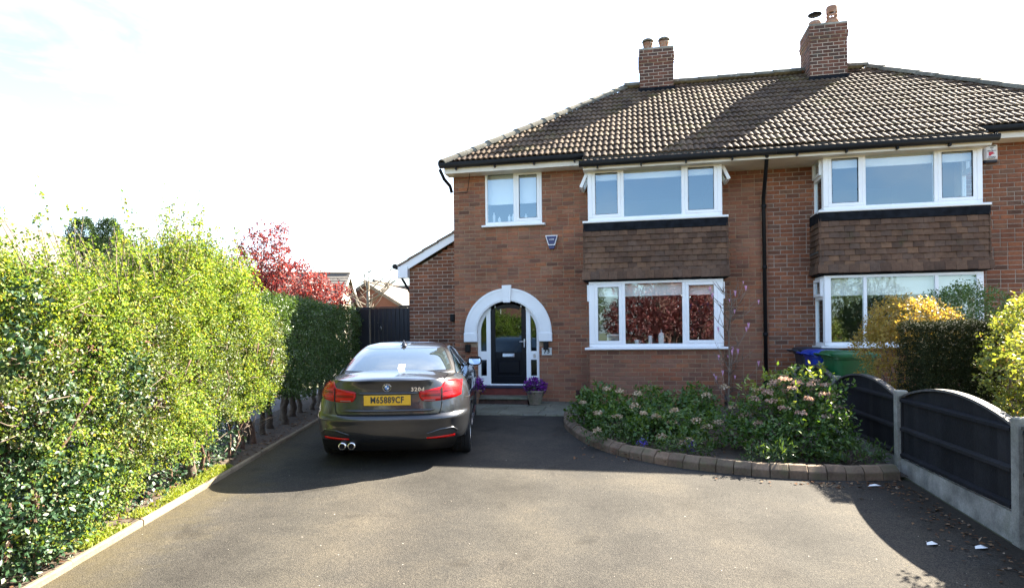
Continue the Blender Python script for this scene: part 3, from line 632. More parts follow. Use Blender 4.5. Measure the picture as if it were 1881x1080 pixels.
def build_house(name, label, xa, xb, left):
    H = root(name, ((xa+xb)/2, 16.5, .35), label, 'house')
    bx0, bx1 = (-.93, 1.585) if left else (3.347, 5.925)
    ops = [(bx0+.06, bx1-.06, 1.5, 2.78), (bx0+.06, bx1-.06, 3.96, 5.02)]
    drop = None; adrop = None
    if left:
        ops += [(-3.137, -1.926, 4.10, 5.31), (-3.35, -2.02, .2, 2.49)]
        drop = lambda u, z: math.hypot(u+2.685, z-1.83) < .80 and z > 1.5
    else:
        ops += [(6.95, 8.3, 4.10, 5.31), (6.9, 8.4, .2, 2.49)]
    bayhole = (bx0, bx1, .2, 5.3); tileb = (bx0-.08, bx1+.08, 2.86, 3.9)
    m = MB(); wall_slab(m, xa, xb, .1, 5.33, YW+.008, YW+.26, ops)
    sx = xa if left else xb
    m.box(sx+(.008 if left else -.008), sx+(.25 if left else -.25), YW+.26, 20.2, .1, 5.33); m.box(xa, xb, 20.2, 20.45, .1, 5.33)
    W_ = m.build('wall', MORTAR if left else MORTAR_R, H)
    bo = [o for o in ops] + [bayhole]
    jn = .012 if left else .013
    faces = [(brick_rects(xa, xb, .30, 5.30, bo, drop, JOINT=jn), 'F', YW)]
    # bay apron and cheeks in brick
    m = MB(); m.box(bx0+.008, bx1-.008, YB+.008, YB+.15, .1, 1.475); m.box(bx0+.008, bx0+.15, YB+.15, YW+.008, .1, 1.475); m.box(bx1-.15, bx1-.008, YB+.15, YW+.008, .1, 1.475)
    m.build('bay_wall', MORTAR, H)
    faces += [(brick_rects(bx0, bx1, .30, 1.475), 'F', YB), (brick_rects(YB+.004, YW, .30, 1.475), 'L', bx0), (brick_rects(YB+.004, YW, .30, 1.475), 'R', bx1)]
    lay_bricks(W_, faces, BRICK if left else BRICK_R, 240)
    # bay windows
    wd = bx1-bx0
    mu = [bx0+wd*.265, bx0+wd*.715]
    front_window(H, bx0, bx1, 1.52, 2.80, YB, mu, (left, False, left), ((.22,.22,.22) if left else (.30,.30,.30)), (.11,.11), blindmat=None)
    mu2 = [bx0+wd*.265, bx0+wd*.718]
    front_window(H, bx0, bx1, 3.985, 5.03, YB, mu2, (True, False, True), (.17,.17,.17) if left else (.2,.2,.2), (.085,.085), sillx=.10)
    for s, x in ((-1, bx0), (1, bx1)):
        return_window(H, x, YB, YW+.02, 1.52, 2.80, s, 0)
        return_window(H, x, YB, YW+.02, 3.985, 5.03, s, (24 if left else 0))
    tile_hang(H, bx0-.10, bx1+.10, 2.84, 3.79, YB-.075, YW)
    if left:
        front_window(H, -3.137, -1.926, 4.10, 5.24, YW-.01, [-2.50], (False, True), (.62,.62), (.05,.045), sillx=.07)
        MB().bbox(-3.15, -1.91, YW-.012, YW+.06, 5.24, 5.33, .006).build('head_board', CREAM, H)
    # rooms behind the glass
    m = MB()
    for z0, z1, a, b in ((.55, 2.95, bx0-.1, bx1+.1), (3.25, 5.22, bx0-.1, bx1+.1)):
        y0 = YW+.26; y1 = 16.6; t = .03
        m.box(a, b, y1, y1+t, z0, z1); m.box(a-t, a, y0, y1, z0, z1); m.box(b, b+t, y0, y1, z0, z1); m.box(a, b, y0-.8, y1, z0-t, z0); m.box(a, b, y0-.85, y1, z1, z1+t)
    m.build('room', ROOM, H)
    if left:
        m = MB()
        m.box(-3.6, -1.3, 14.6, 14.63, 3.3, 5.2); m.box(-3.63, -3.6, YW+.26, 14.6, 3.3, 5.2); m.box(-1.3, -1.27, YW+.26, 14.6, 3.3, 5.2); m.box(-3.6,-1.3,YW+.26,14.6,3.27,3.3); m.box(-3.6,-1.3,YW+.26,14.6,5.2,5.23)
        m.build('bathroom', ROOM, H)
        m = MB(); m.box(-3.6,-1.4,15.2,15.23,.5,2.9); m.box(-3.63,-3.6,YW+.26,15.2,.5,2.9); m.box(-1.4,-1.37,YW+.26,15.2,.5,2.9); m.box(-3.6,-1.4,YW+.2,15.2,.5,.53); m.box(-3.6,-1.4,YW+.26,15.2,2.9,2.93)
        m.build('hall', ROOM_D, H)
    else:
        MB().box(6.9, 8.4, YW+.05, YW+.1, .2, 2.5).build('door', UPVC, H); front_window(H, 6.95, 8.3, 4.10, 5.24, YW-.01, [7.6], (False, True), (.4,.4))
    # roof carcass under the tiles
    rm = MB(); k = -.004
    def rp(x, y, z=None): return (x, y, (roof_z(y) if z is None else z)-k)
    lo_e = (HIPX0 if left else SPLIT); 
    ytop = RY
    if left:
        rm.add([rp(HIPX0,EYL),rp(-1.0,EYL),rp(-1.0,EY),rp(SPLIT,EY),rp(SPLIT,RY),rp(RX0,RY)], [(0,1,5),(1,2,3,4,5)] if False else [(0,1,4,5),(1,2,3,4)])
        rm.add([rp(HIPX0,EYL),rp(RX0,RY),(RX0,RY,RZ-k),(HIPX0,20.5,roof_z(EYL)-k)], [(0,1,3)])
        rm.add([(HIPX0,20.5,roof_z(EYL)-k),rp(RX0,RY),rp(SPLIT,RY),(SPLIT,20.5,roof_z(EYL)-k)], [(0,1,2,3)])
    else:
        rm.add([rp(SPLIT,EY),rp(5.96,EY),rp(5.96,EYL),rp(HIPX1,EYL),rp(RX1,RY),rp(SPLIT,RY)], [(0,1,2,5),(2,3,4,5)])
        rm.add([rp(HIPX1,EYL),(HIPX1,20.5,roof_z(EYL)-k),rp(RX1,RY)], [(0,1,2)])
        rm.add([(SPLIT,20.5,roof_z(EYL)-k),rp(SPLIT,RY),rp(RX1,RY),(HIPX1,20.5,roof_z(EYL)-k)], [(0,1,2,3)])
    RO = rm.build('roof', HIPT, H)
    lay_roof(RO, xa if not left else -9, xb if left else 30, 290)
    if left:
        ridge_run(RO, (RX0,RY,RZ+.045), (SPLIT,RY,RZ+.045), r0=.175); ridge_run(RO, (HIPX0+.02,EYL+.02,roof_z(EYL)+.02), (RX0,RY,RZ+.03), 'hip_tile')
    else:
        ridge_run(RO, (SPLIT,RY,RZ+.045), (RX1,RY,RZ+.045), r0=.175); ridge_run(RO, (HIPX1-.02,EYL+.02,roof_z(EYL)+.02), (RX1,RY,RZ+.03), 'hip_tile')
    # eaves: bay-line and wall-line
    ex0, ex1 = (-1.0, SPLIT) if left else (SPLIT, 5.97)
    fx0 = 1.58 if left else SPLIT
    m = MB(); m.box(ex0 if not left else -1.0, ex1, EY+.03, EY+.055, EZ-.09, EZ+.03)
    fa = m.build('fascia', CREAM, H)
    MB().box(ex0, ex1, EY+.055, YW, EZ-.085, EZ-.07).build('soffit', UPVC if False else CREAM, H)
    if left: wx0, wx1 = HIPX0+.05, -1.0
    else: wx0, wx1 = 5.97, HIPX1-.05
    z_ = roof_z(EYL)
    MB().box(wx0, wx1, EYL+.06, EYL+.085, z_-.16, z_).build('fascia', CREAM, H); MB().box(wx0, wx1, EYL+.085, YW, z_-.155, z_-.14).build('soffit', CREAM, H)
    gutter(H, ex0-.07 if left else ex0, ex1 if left else ex1+.08, EY-.03, EZ+.02); gutter(H, wx0-.08, wx1+.0, EYL+.0, z_+.0)
    return H
HL = build_house('semi_detached_house', 'brown brick house with arched white front door and number 73 beside the door', -3.84, SPLIT, True)
HR = build_house('semi_detached_house', 'red brick house half joined on, with a shrub-screened ground bay behind the dark fence', SPLIT, 9.0, False)
chimney(HL, .12, .95, 16.12, 16.72, 8.05, 8.90, [(.34,16.4,'cowl'),(.74,16.4,'cowl')])
chimney(HR, 4.06, 4.88, 15.9, 16.75, 8.02, 8.98, [(4.30,16.35,'disc'),(4.68,16.35,'louvre')])
# entrance: white arched surround, door, side lights, step
CX, CZ, RI, RO_ = -2.685, 1.83, .665, .935
def arc(r_, a0, a1, n, cx=CX, cz=CZ): return [(cx+r_*math.cos(a0+(a1-a0)*k/n), cz+r_*math.sin(a0+(a1-a0)*k/n)) for k in range(n+1)]
def ring(m, r0, r1, y0, y1, a0=0., a1=math.pi, n=40):
    A, B = arc(r0, a0, a1, n), arc(r1, a0, a1, n)
    m.add([(x,y0,z) for x,z in A]+[(x,y0,z) for x,z in B]+[(x,y1,z) for x,z in A]+[(x,y1,z) for x,z in B],
      [(k,k+1,n+2+k,n+1+k)[::-1] for k in range(n)] + [(k,k+1,2*(n+1)+k+1,2*(n+1)+k) for k in range(n)] + [(n+1+k,3*(n+1)+k,3*(n+1)+k+1,n+2+k) for k in range(n)])
m = MB(); ring(m, RI, RO_, YW-.055, YW+.02); ring(m, RI+.025, RI+.05, YW-.066, YW-.054); ring(m, RO_-.05, RO_-.02, YW-.064, YW-.054)
AR = m.build('arch_surround', RENDERW, HL)
MB().prism([(CX-.075,CZ+RI-.03),(CX+.075,CZ+RI-.03),(CX+.10,CZ+RO_+.06),(CX-.10,CZ+RO_+.06)], YW-.10, YW-.05).build('keystone', RENDERW, AR)
for s in (-1, 1):
    MB().bbox(CX+s*.80-.145, CX+s*.80+.145, YW-.072, YW+.02, CZ-.19, CZ, .01).build('impost', RENDERW, AR)
# frame with arched head
FY = YW+.05; m = MB(); DB = .72                       # door sill level
ring(m, RI-.06, RI+.03, FY, FY+.09)
for s in (-1, 1):
    m.box(CX+s*RI-.0, CX+s*(RI-.06), FY, FY+.09, DB, CZ)
    m.box(CX+s*.385, CX+s*.475, FY-.004, FY+.09, DB, CZ+.47)
    m.box(CX+s*.475, CX+s*(RI-.06), FY, FY+.08, DB, DB+.20); m.box(CX+s*.475, CX+s*(RI-.06), FY, FY+.08, DB+.54, DB+.72)
ring(m, .72, .80, FY, FY+.09, math.acos(.385/.72)-.02, math.pi-math.acos(.385/.72)+.02, 16) if False else None
DF = m.build('door_frame', UPVC, HL)
# curved head over the door: filled between the door's arched top and the arch
DT = 2.57-.02
def door_top(x): return CZ+.56+.16*math.sqrt(max(0, 1-(x/.40)**2))*.9
m = MB(); n = 16; xs_ = [-.475+.95*k/n for k in range(n+1)]
lo_ = [min(door_top(x), math.sqrt(RI**2-x*x)+CZ-.03) for x in xs_]; hi_ = [CZ+math.sqrt(RI**2-x*x)-.03 for x in xs_]
m.add([(CX+x,FY-.002,a) for x,a in zip(xs_,lo_)]+[(CX+x,FY-.002,b) for x,b in zip(xs_,hi_)], [(k,k+1,n+2+k,n+1+k) for k in range(n)]); m.build('door_head', UPVC, DF)
for s in (-1, 1):     # side lights: tall quadrant above, square below
    pts = [(CX+s*.475, DB+.72), (CX+s*(RI-.06), DB+.72)] + [(CX+s*(RI-.06)*math.cos(t), CZ+(RI-.06)*math.sin(t)) for t in [k*.05 for k in range(0, 20)] if (RI-.06)*math.cos(t) > .475]
    zz = CZ+math.sqrt((RI-.06)**2-.475**2); pts += [(CX+s*.475, zz)]
    if s < 0: pts = pts[::-1]
    MB().prism(pts, FY+.04, FY+.046).build('side_light', GLASS_D, DF)
    MB().box(CX+s*.475, CX+s*(RI-.06), FY+.04, FY+.046, DB+.20, DB+.54).build('side_light', GLASS_D, DF)
# door leaf
m = MB(); n = 16; hw = .382
xs_ = [-hw+2*hw*k/n for k in range(n+1)]; top_ = [door_top(x)-.006 for x in xs_]
m.add([(CX+x,FY+.02,DB+.03) for x in xs_]+[(CX+x,FY+.02,z) for x,z in zip(xs_,top_)], [(k,k+1,n+2+k,n+1+k) for k in range(n)])
D = m.build('door', DOORP, HL)
# raised stiles and rails round the panels
m = MB(); gl0, gl1 = DB+.70, CZ+.48
m.bbox(CX-hw, CX-hw+.10, FY+.0, FY+.02, DB+.03, CZ+.60, .006); m.bbox(CX+hw-.10, CX+hw, FY+.0, FY+.02, DB+.03, CZ+.60, .006)
m.bbox(CX-hw+.10, CX+hw-.10, FY+.0, FY+.02, DB+.03, DB+.20, .006); m.bbox(CX-hw+.10, CX+hw-.10, FY+.0, FY+.02, DB+.56, DB+.70, .006)
xs2 = [x for x in xs_]; A_ = [(CX+x, max(gl1-.06, gl1+.10*(math.sqrt(max(0,1-(x/.30)**2))-.6))) if abs(x) < .282 else (CX+x, CZ+.60) for x in xs2]
m.add([(x,FY+.0,z) for x,z in A_]+[(CX+x,FY+.0,z) for x,z in zip(xs2,top_)], [(k,k+1,n+2+k,n+1+k) for k in range(n)]); m.build('door_rails', DOORP, D)
MB().bbox(CX-.24, CX+.24, FY+.004, FY+.02, DB+.24, DB+.52, .02).build('door_panel', DOORP, D)
MB().box(CX-.285, CX+.285, FY+.012, FY+.016, DB+.70, CZ+.56).build('door_pane', glassmat('door_pane_glass', .05, (.10,.11,.09)), D)
m = MB(); m.bbox(CX-.13, CX+.13, FY-.012, FY+.002, DB+.60, DB+.675, .006); m.bbox(CX-.11, CX+.11, FY-.018, FY-.01, DB+.615, DB+.66, .004); m.build('letter_plate', CHROME, D)
m = MB(); m.bbox(CX+.325, CX+.36, FY-.014, FY+.002, DB+.80, DB+.98, .006); m.tube([(CX+.342,FY-.01,DB+.92),(CX+.342,FY-.05,DB+.92),(CX+.24,FY-.052,DB+.92)], .010, 8); m.lathe([(.012,0),(.012,.006)], 8, (CX+.342,FY-.016,DB+.84)); m.build('door_handle', CHROME, D)
MB().bbox(CX-.40, CX+.40, FY-.05, FY+.09, DB-.005, DB+.03, .008).build('threshold', UPVC, D)
MB().bbox(CX-.70, CX+.70, YW-.045, YW+.1, DB-.055, DB-.006, .006).build('door_sill', simple('dark_sill', (.02,.025,.05), .5), D)
MB().bbox(CX+.535, CX+.575, FY-.02, FY, DB+.58, DB+.66, .006).build('door_bell', STEEL, DF)
m = MB(); m.bbox(CX-.66, CX+.62, YW-.03, YW+.1, .50, DB-.056, .01); m.build('red_step', STEP_R, HL)
m = MB(); m.box(CX-.60, CX+.50, 12.42, YW-.03, .30, .475); ST = m.build('stone_step', varied('step_brick', [(0,(.09,.055,.045)),(1,(.11,.065,.05))]), HL)
m = MB(); m.bbox(CX-.66, CX+.55, 12.37, YW-.03, .476, .52, .01); m.build('step_tread', SLAB, ST)
for k in range(5):
    MB().bbox(CX-.595+k*.22, CX-.595+k*.22+.21, 12.405, 12.42, .345, .47, .004).build('step_brick', MATS['step_brick'], ST)
# wall furniture on the houses
def text_mesh(s, size, mat, ext=.002, font_space=1., bold=0.):
    cu = bpy.data.curves.new('t', 'FONT'); cu.body = s; cu.size = size; cu.extrude = ext; cu.align_x = 'CENTER'; cu.align_y = 'CENTER'; cu.space_character = font_space; cu.resolution_u = 3; cu.offset = bold
    o = bpy.data.objects.new('t', cu); COL.objects.link(o); dg = bpy.context.evaluated_depsgraph_get()
    me = bpy.data.meshes.new_from_object(o.evaluated_get(dg)); bpy.data.objects.remove(o); me.materials.clear(); me.materials.append(mat); return me
def put_text(name, s, size, mat, loc, parent, rot=(math.pi/2,0,0), ext=.002, sp=1., scale=(1,1,1), bold=0.):
    o = link(name, text_mesh(s, size, mat, ext, sp, bold), parent); o.location = loc; o.rotation_euler = rot; o.scale = scale; return o
DARKT = simple('dark_lettering', (.02,.03,.035), .5); WHITET = simple('white_lettering', (.85,.85,.88), .5); REDT = simple('red_print', (.6,.03,.06), .5)
NP = root('number_plate', (-1.86, YW-.01, 1.43), 'pale slate house number plate reading 73 right of the front door', 'house number')
MB().bbox(-1.965, -1.755, YW-.022, YW-.004, 1.355, 1.51, .006).build('plaque', simple('slate_plaque', (.60,.62,.60), .5, noise_amt=.15, noise_scale=20), NP)
put_text('numerals', '73', .135, DARKT, (-1.86, YW-.024, 1.434), NP, bold=.003)
for (x, z, y, lab) in ((-3.545, 1.51, YW, 'black box wall light left of the white door arch'), (-1.87, 1.56, YW, 'black box wall light above the house number'), (-4.17, 2.19, 13.9, 'black box wall light on the low side extension')):
    WL = root('wall_light', (x, y-.05, z), lab, 'wall light', 'black wall lights')
    MB().bbox(x-.05, x+.05, y-.10, y-.012, z-.08, z+.08, .008).build('lamp_body', BLACKP, WL); MB().box(x-.03, x+.03, y-.012, y+.01, z-.04, z+.04).build('bracket', BLACKP, WL)
    MB().lathe([(0,0),(.03,.001)], 12, (x, y-.056, z-.083)).build('lens', simple('lamp_lens', (.5,.5,.48), .3), WL)
AB = root('alarm_box', (-1.725, YW-.04, 3.7), 'dark blue alarm box with white outline high beside the bay', 'alarm box', 'burglar alarm boxes')
navy = simple('navy_plastic', (.012,.018,.10), .35)
def trap(w0, w1, z0, z1, r_=.0): return [(-1.725-w0, z0), (-1.725+w0, z0), (-1.725+w1, z1), (-1.725-w1, z1)]
MB().prism(trap(.068,.128,3.625,3.83), YW-.075, YW).build('case', WHITET, AB); MB().prism(trap(.056,.108,3.645,3.812), YW-.082, YW-.074).build('face', navy, AB); MB().prism(trap(.05,.068,3.555,3.624), YW-.06, YW).build('strobe', navy, AB)
put_text('lettering', 'webb', .05, WHITET, (-1.725, YW-.083, 3.745), AB)
AB = root('alarm_box', (6.32, YW-.04, 5.0), 'white alarm box with red emblem under the eaves of the right house', 'alarm box', 'burglar alarm boxes')
MB().bbox(6.21, 6.43, YW-.085, YW, 4.86, 5.13, .03).build('case', WHITET, AB); MB().bbox(6.225, 6.425, YW-.075, YW, 4.81, 4.86, .02).build('strobe', simple('strobe_dark', (.02,.03,.05), .3), AB)
for s, z, q in (('MODERN', 5.10, .03), ('FIRE', 5.068, .03), ('&', 5.04, .026), ('SECURITY', 5.012, .032), ('TAMESIDE', 4.905, .028), ('24 HOUR', 4.88, .025)): put_text('lettering', s, q, DARKT, (6.325, YW-.087, z), AB)
MB().prism([(6.275,4.925),(6.30,4.925),(6.325,4.95),(6.375,4.965),(6.345,4.98),(6.34,4.998),(6.275,4.995)], YW-.0885, YW-.086).build('emblem', REDT, AB)
DP = root('downpipe', (2.42, YW-.06, .4), 'black rainwater downpipe running down the brick between the two bays', 'downpipe')
m = MB(); m.tube([(2.34,EY+.0,EZ-.02),(2.36,EY+.15,EZ-.12),(2.41,YW-.10,4.35),(2.42,YW-.06,4.22),(2.43,YW-.06,.38)], .036, 10); m.build('pipe', BLACKP, DP)
for z in (4.18, 3.0, 1.7, .75): MB().lathe([(.036,0),(.046,.006),(.046,.07),(.036,.076)], 10, (2.425, YW-.06, z)).build('pipe_clip', BLACKP, DP)
AI = root('air_brick', (-1.16, YW, .56), 'dark terracotta air brick low in the wall beside the bed', 'air brick')
m = MB().bbox(-1.27, -1.05, YW-.006, YW+.02, .495, .635, .006)
AIo = m.build('plate', simple('airbrick', (.07,.02,.016), .7), AI)
for i in range(6):
    for j in range(3): MB().box(-1.25+i*.033, -1.25+i*.033+.018, YW-.008, YW-.005, .515+j*.038, .515+j*.038+.02).build('vent_hole', BLACKP, AI)
SP = root('soil_pipe', (-3.95, YW+.12, 5.1), 'short black gutter outlet bend at the left corner of the eaves', 'pipe')
m = MB(); m.tube([(-4.02,12.56,5.25),(-3.99,12.75,5.1),(-3.93,12.98,5.0),(-3.90,13.0,4.86)], .036, 8); m.build('bend', BLACKP, SP)
m = MB(); m.tube([(-3.86,YW+.05,4.83),(-3.80,YW-.012,4.825),(-3.60,YW-.014,4.83),(-3.54,YW-.02,4.82),(-3.50,YW-.05,4.92),(-3.42,12.7,5.1),(-3.36,12.5,5.36)], .006, 6)
tag(m.build('cable', BLACKP), 'thin black cable looping from the brickwork up to the left gutter', 'cable')
AE = root('aerial', (1.05, 16.6, 8.0), 'slim television aerial standing behind the left chimney', 'aerial')
m = MB(); m.tube([(1.02,16.9,7.8),(1.02,16.9,9.15)], .012, 6); m.build('mast', STEEL, AE)
m = MB(); m.tube([(.9,17.3,9.1),(1.1,16.5,9.1)], .008, 5)
for k in range(5): m.tube([(.94+.03*k-.02,17.2-.14*k,9.02),(.94+.03*k+.02,17.2-.14*k,9.18)], .005, 5)
m.build('elements', STEEL, AE)
# things on the window boards
def ornament(name, lab, cat, parts):
    p0 = parts[0][0].v[0]; r_ = root(name, p0, lab, cat)
    for mb_, mat, nm in parts: mb_.build(nm, mat, r_)
orn = simple('white_ceramic', (.7,.7,.68), .4); board_z = 1.585
MB().box(-.87, 1.52, YB+.16, YB+.36, 1.55, board_z-.002).build('window_board', UPVC, HL)
fx = -.46; a = MB(); 
for q in ((-.14,.14,0,.03),(-.14,.14,.16,.19),(-.14,-.11,.03,.16),(.11,.14,.03,.16)): a.box(fx+q[0], fx+q[1], YB+.25, YB+.27, board_z+q[2], board_z+q[3])
ornament('picture_frame', 'white picture frame on the window board behind the left pane', 'picture frame', [(a, orn, 'frame'), (MB().box(fx-.11, fx+.11, YB+.262, YB+.268, board_z+.03, board_z+.16), simple('photo_print', (.22,.22,.2), .5), 'picture')])
ornament('mug', 'small white cup on the window board of the left ground bay', 'cup', [(MB().lathe([(.0,0),(.035,0),(.05,.075),(.045,.075),(.03,.01)], 14, (-.02, YB+.26, board_z)), orn, 'bowl'), (MB().tube([(.02,YB+.26,board_z+.06),(.06,YB+.26,board_z+.055),(.05,YB+.26,board_z+.02),(.01,YB+.26,board_z+.015)], .006, 6), orn, 'handle')])
ornament('candle', 'plain white pillar candle in the left ground bay window', 'candle', [(MB().lathe([(0,0),(.036,0),(.036,.15),(.03,.155),(0,.15)], 14, (.24, YB+.26, board_z)), orn, 'wax'), (MB().tube([(.24,YB+.26,board_z+.15),(.242,YB+.26,board_z+.17)], .003, 5), DARKT, 'wick')])
a = MB(); a.lathe([(.05,0),(.055,.01),(.055,.15),(.045,.19),(.02,.215),(0,.22)], 8, (.45, YB+.26, board_z))
b_ = MB(); b_.tube([(.45,YB+.26,board_z+.22),(.45,YB+.26,board_z+.25)], .006, 6); b_.tube([(.43,YB+.26,board_z+.25),(.45,YB+.26,board_z+.27),(.47,YB+.26,board_z+.25)], .004, 5)
ornament('lantern', 'white filigree lantern standing in the left ground bay window', 'lantern', [(a, orn, 'body'), (b_, orn, 'loop')])
for i, (x, hh) in enumerate(((-3.0,.22),(-2.88,.12),(-2.66,.16),(-2.58,.17),(-2.30,.16),(-2.02,.14))):
    o = MB().lathe([(.0,0),(.03,0),(.032,hh*.7),(.014,hh*.8),(.014,hh),(0,hh)], 12, (x, YW+.2, 4.19)).build('bottle', orn)
    tag(o, 'pale toiletry bottle on the sill inside the small upper window', 'bottle', 'toiletry bottles on the upper window sill')
MB().box(-3.08, -1.98, YW+.12, YW+.3, 4.16, 4.188).build('window_board', UPVC, HL)
# low side extension and the gate
EXY = 13.9
EX = root('side_extension', (-4.5, EXY, .4), 'low lean-to brick extension with white bargeboard left of the house', 'extension')
def ext_top(x): return 3.30 + (x+5.25)*.535
m = MB(); m.add([(-5.235,EXY+.008,.1),(-3.84,EXY+.008,.1),(-3.84,EXY+.008,ext_top(-3.84)-.03),(-5.235,EXY+.008,ext_top(-5.235)-.03),(-5.235,19,.1),(-3.84,19,.1),(-3.84,19,ext_top(-3.84)-.03),(-5.235,19,ext_top(-5.235)-.03)], [(0,1,2,3),(1,5,6,2),(5,4,7,6),(4,0,3,7),(3,2,6,7)])
EW = m.build('wall', MORTAR_P, EX)
lay_bricks(EW, [(brick_rects(-5.235, -3.845, .3, 4.1, (), lambda u, z: z > ext_top(u)-.02, JOINT=.014, halves=0), 'F', EXY)], BRICK_R, 260)
m = MB(); m.prism([(-5.40,3.23),(-3.845,ext_top(-3.845)+.03),(-3.845,ext_top(-3.845)+.22),(-5.40,3.42)], EXY-.12, EXY-.09); m.build('bargeboard', UPVC, EX)
MB().bbox(-5.46, -5.22, EXY-.14, EXY-.0, 3.13, 3.40, .008).build('box_end', UPVC, EX)
m = MB(); m.add([(-5.45,EXY-.09,3.20),(-5.235,EXY-.09,3.16),(-5.235,19,3.16),(-5.45,19,3.20)], [(0,1,2,3)]); m.build('soffit', CREAM, EX)
m = MB(); m.tube([(-5.53,EXY-.16,3.40),(-5.53,19,3.40)], .06, 8); m.tube([(-5.53,EXY+.1,3.38),(-5.5,EXY+.15,3.2),(-5.28,EXY+.2,2.8),(-5.28,EXY+.2,.4)], .034, 8); m.build('gutter', BLACKP, EX)
ang = math.atan(.535); tl = MB(); 
for i in range(5):
    x0_ = -5.56+i*.36; z0_ = 3.42+(x0_+5.42)*.535
    m = MB(); m.add([(0,0,0),(.42,0,-.012),(.42,5,-.012),(0,5,0),(0,0,.045),(.42,0,.03),(.42,5,.03),(0,5,.045)], [(3,2,1,0),(4,5,6,7),(0,1,5,4),(1,2,6,5),(2,3,7,6),(3,0,4,7)])
    o = m.build('tile_course', varied('ext_tile', [(0,(.2,.15,.11)),(1,(.26,.2,.15))]) if i == 0 else MATS['ext_tile'], EX); o.location = (x0_, EXY-.15, z0_); o.rotation_euler = (0, -ang, 0)
GT = root('side_gate', (-5.85, EXY+.02, .4), 'tall black boarded side gate between the hedge and the extension', 'gate')
gblack = simple('gate_black', (.008,.010,.017), .5, noise_amt=.3, noise_scale=9, bump=.2)
for i in range(9):
    x = -6.22+i*.105; MB().bbox(x, x+.099, EXY+.02+random.uniform(0,.004), EXY+.05, .46, 2.44, .007).build('board', gblack, GT)
MB().bbox(-6.70, -6.24, EXY-.02, EXY+.10, .4, 2.45, .01).build('post', gblack, GT); MB().bbox(-5.27, -5.235, EXY, EXY+.08, .4, 2.46, .004).build('post', gblack, GT)
MB().bbox(-6.72, -5.23, EXY+.0, EXY+.09, 2.45, 2.475, .004).build('capping', gblack, GT); MB().bbox(-5.48, -5.23, EXY-.02, EXY+.1, 2.476, 2.50, .004).build('head', gblack, GT)
m = MB(); m.lathe([(.018,0),(.03,.01)], 10, (-6.02,EXY-.0,2.10)); m.tube([(-5.96,EXY+.01,2.02),(-5.94,EXY-.03,2.0),(-5.93,EXY-.03,1.96),(-5.95,EXY+.01,1.93)], .008, 6); m.build('latch', STEEL, GT)
# ------------------------------------------------------------------ the parked car (local frame: x across, y from tail to nose, z up)
CAR = empty('parked_car'); tag(CAR, 'dark grey metallic saloon car parked tail towards the street beside the hedge', 'car')
car_th = math.atan(.222)+.012
CAR.rotation_mode = 'XYZ'
ctail = Vector((-2.93, 6.99)); 
CAR.location = (ctail.x, ctail.y, gz(ctail.y)); CAR.rotation_euler = (math.atan(G*math.cos(car_th)), 0, car_th)
PAINT = None
def car_paint():
    m, n, l, b = new_mat('car_paint')
    b.inputs['Base Color'].default_value = (.085,.080,.073,1); b.inputs['Metallic'].default_value = .75; b.inputs['Roughness'].default_value = .32
    b.inputs['Coat Weight'].default_value = 1; b.inputs['Coat Roughness'].default_value = .03
    tc = n.new('ShaderNodeTexCoord'); v = nd(n, 'ShaderNodeTexVoronoi', i_Scale=900.); l.new(tc.outputs['Object'], v.inputs['Vector'])
    rr = ramp(n, [(0, (.034,.037,.043)), (1, (.062,.065,.072))]); l.new(v.outputs['Color'], rr.inputs[0]); l.new(rr.outputs[0], b.inputs['Base Color'])
    t = nd(n, 'ShaderNodeTexNoise', i_Scale=5., i_Detail=9., i_Roughness=.7); l.new(tc.outputs['Object'], t.inputs['Vector'])
    r3 = ramp(n, [(.4, (.02,)*3), (.75, (.16,)*3)]); l.new(t.outputs[0], r3.inputs[0]); l.new(r3.outputs[0], b.inputs['Coat Roughness']); return m
PAINT = car_paint()
CARGLASS = glassmat('car_glass', .16, (.28,.36,.36), 0.)
TYRE = simple('tyre_rubber', (.016,.016,.016), .85, noise_amt=.3, noise_scale=20)
ALLOY = simple('alloy', (.35,.35,.36), .3, 1)
GAP = simple('panel_gap', (.004,.004,.004), .9)
TRIMB = simple('gloss_black_trim', (.01,.01,.011), .25)
def interp(x, tab):
    if x <= tab[0][0]: return tab[0][1]
    for (a, va), (b, vb) in zip(tab[:-1], tab[1:]):
        if x <= b:
            t = (x-a)/(b-a); return va+(vb-va)*t
    return tab[-1][1]
def sm(x, tab):   # smooth (cosine-free) interpolation: catmull-rom on the table
    if x <= tab[0][0]: return tab[0][1]
    for i in range(len(tab)-1):
        a, va = tab[i]; b, vb = tab[i+1]
        if x <= b:
            t = (x-a)/(b-a)
            def slope(k):
                if k == 0: return (tab[1][1]-tab[0][1])/(tab[1][0]-tab[0][0])
                if k == len(tab)-1: return (tab[-1][1]-tab[-2][1])/(tab[-1][0]-tab[-2][0])
                s0 = (tab[k][1]-tab[k-1][1])/(tab[k][0]-tab[k-1][0]); s1 = (tab[k+1][1]-tab[k][1])/(tab[k+1][0]-tab[k][0])
                return 0 if s0*s1 <= 0 else 2*s0*s1/(s0+s1)
            m0, m1 = slope(i)*(b-a), slope(i+1)*(b-a); t2, t3 = t*t, t*t*t
            return (2*t3-3*t2+1)*va + (t3-2*t2+t)*m0 + (-2*t3+3*t2)*vb + (t3-t2)*m1
    return tab[-1][1]
CL = 4.86
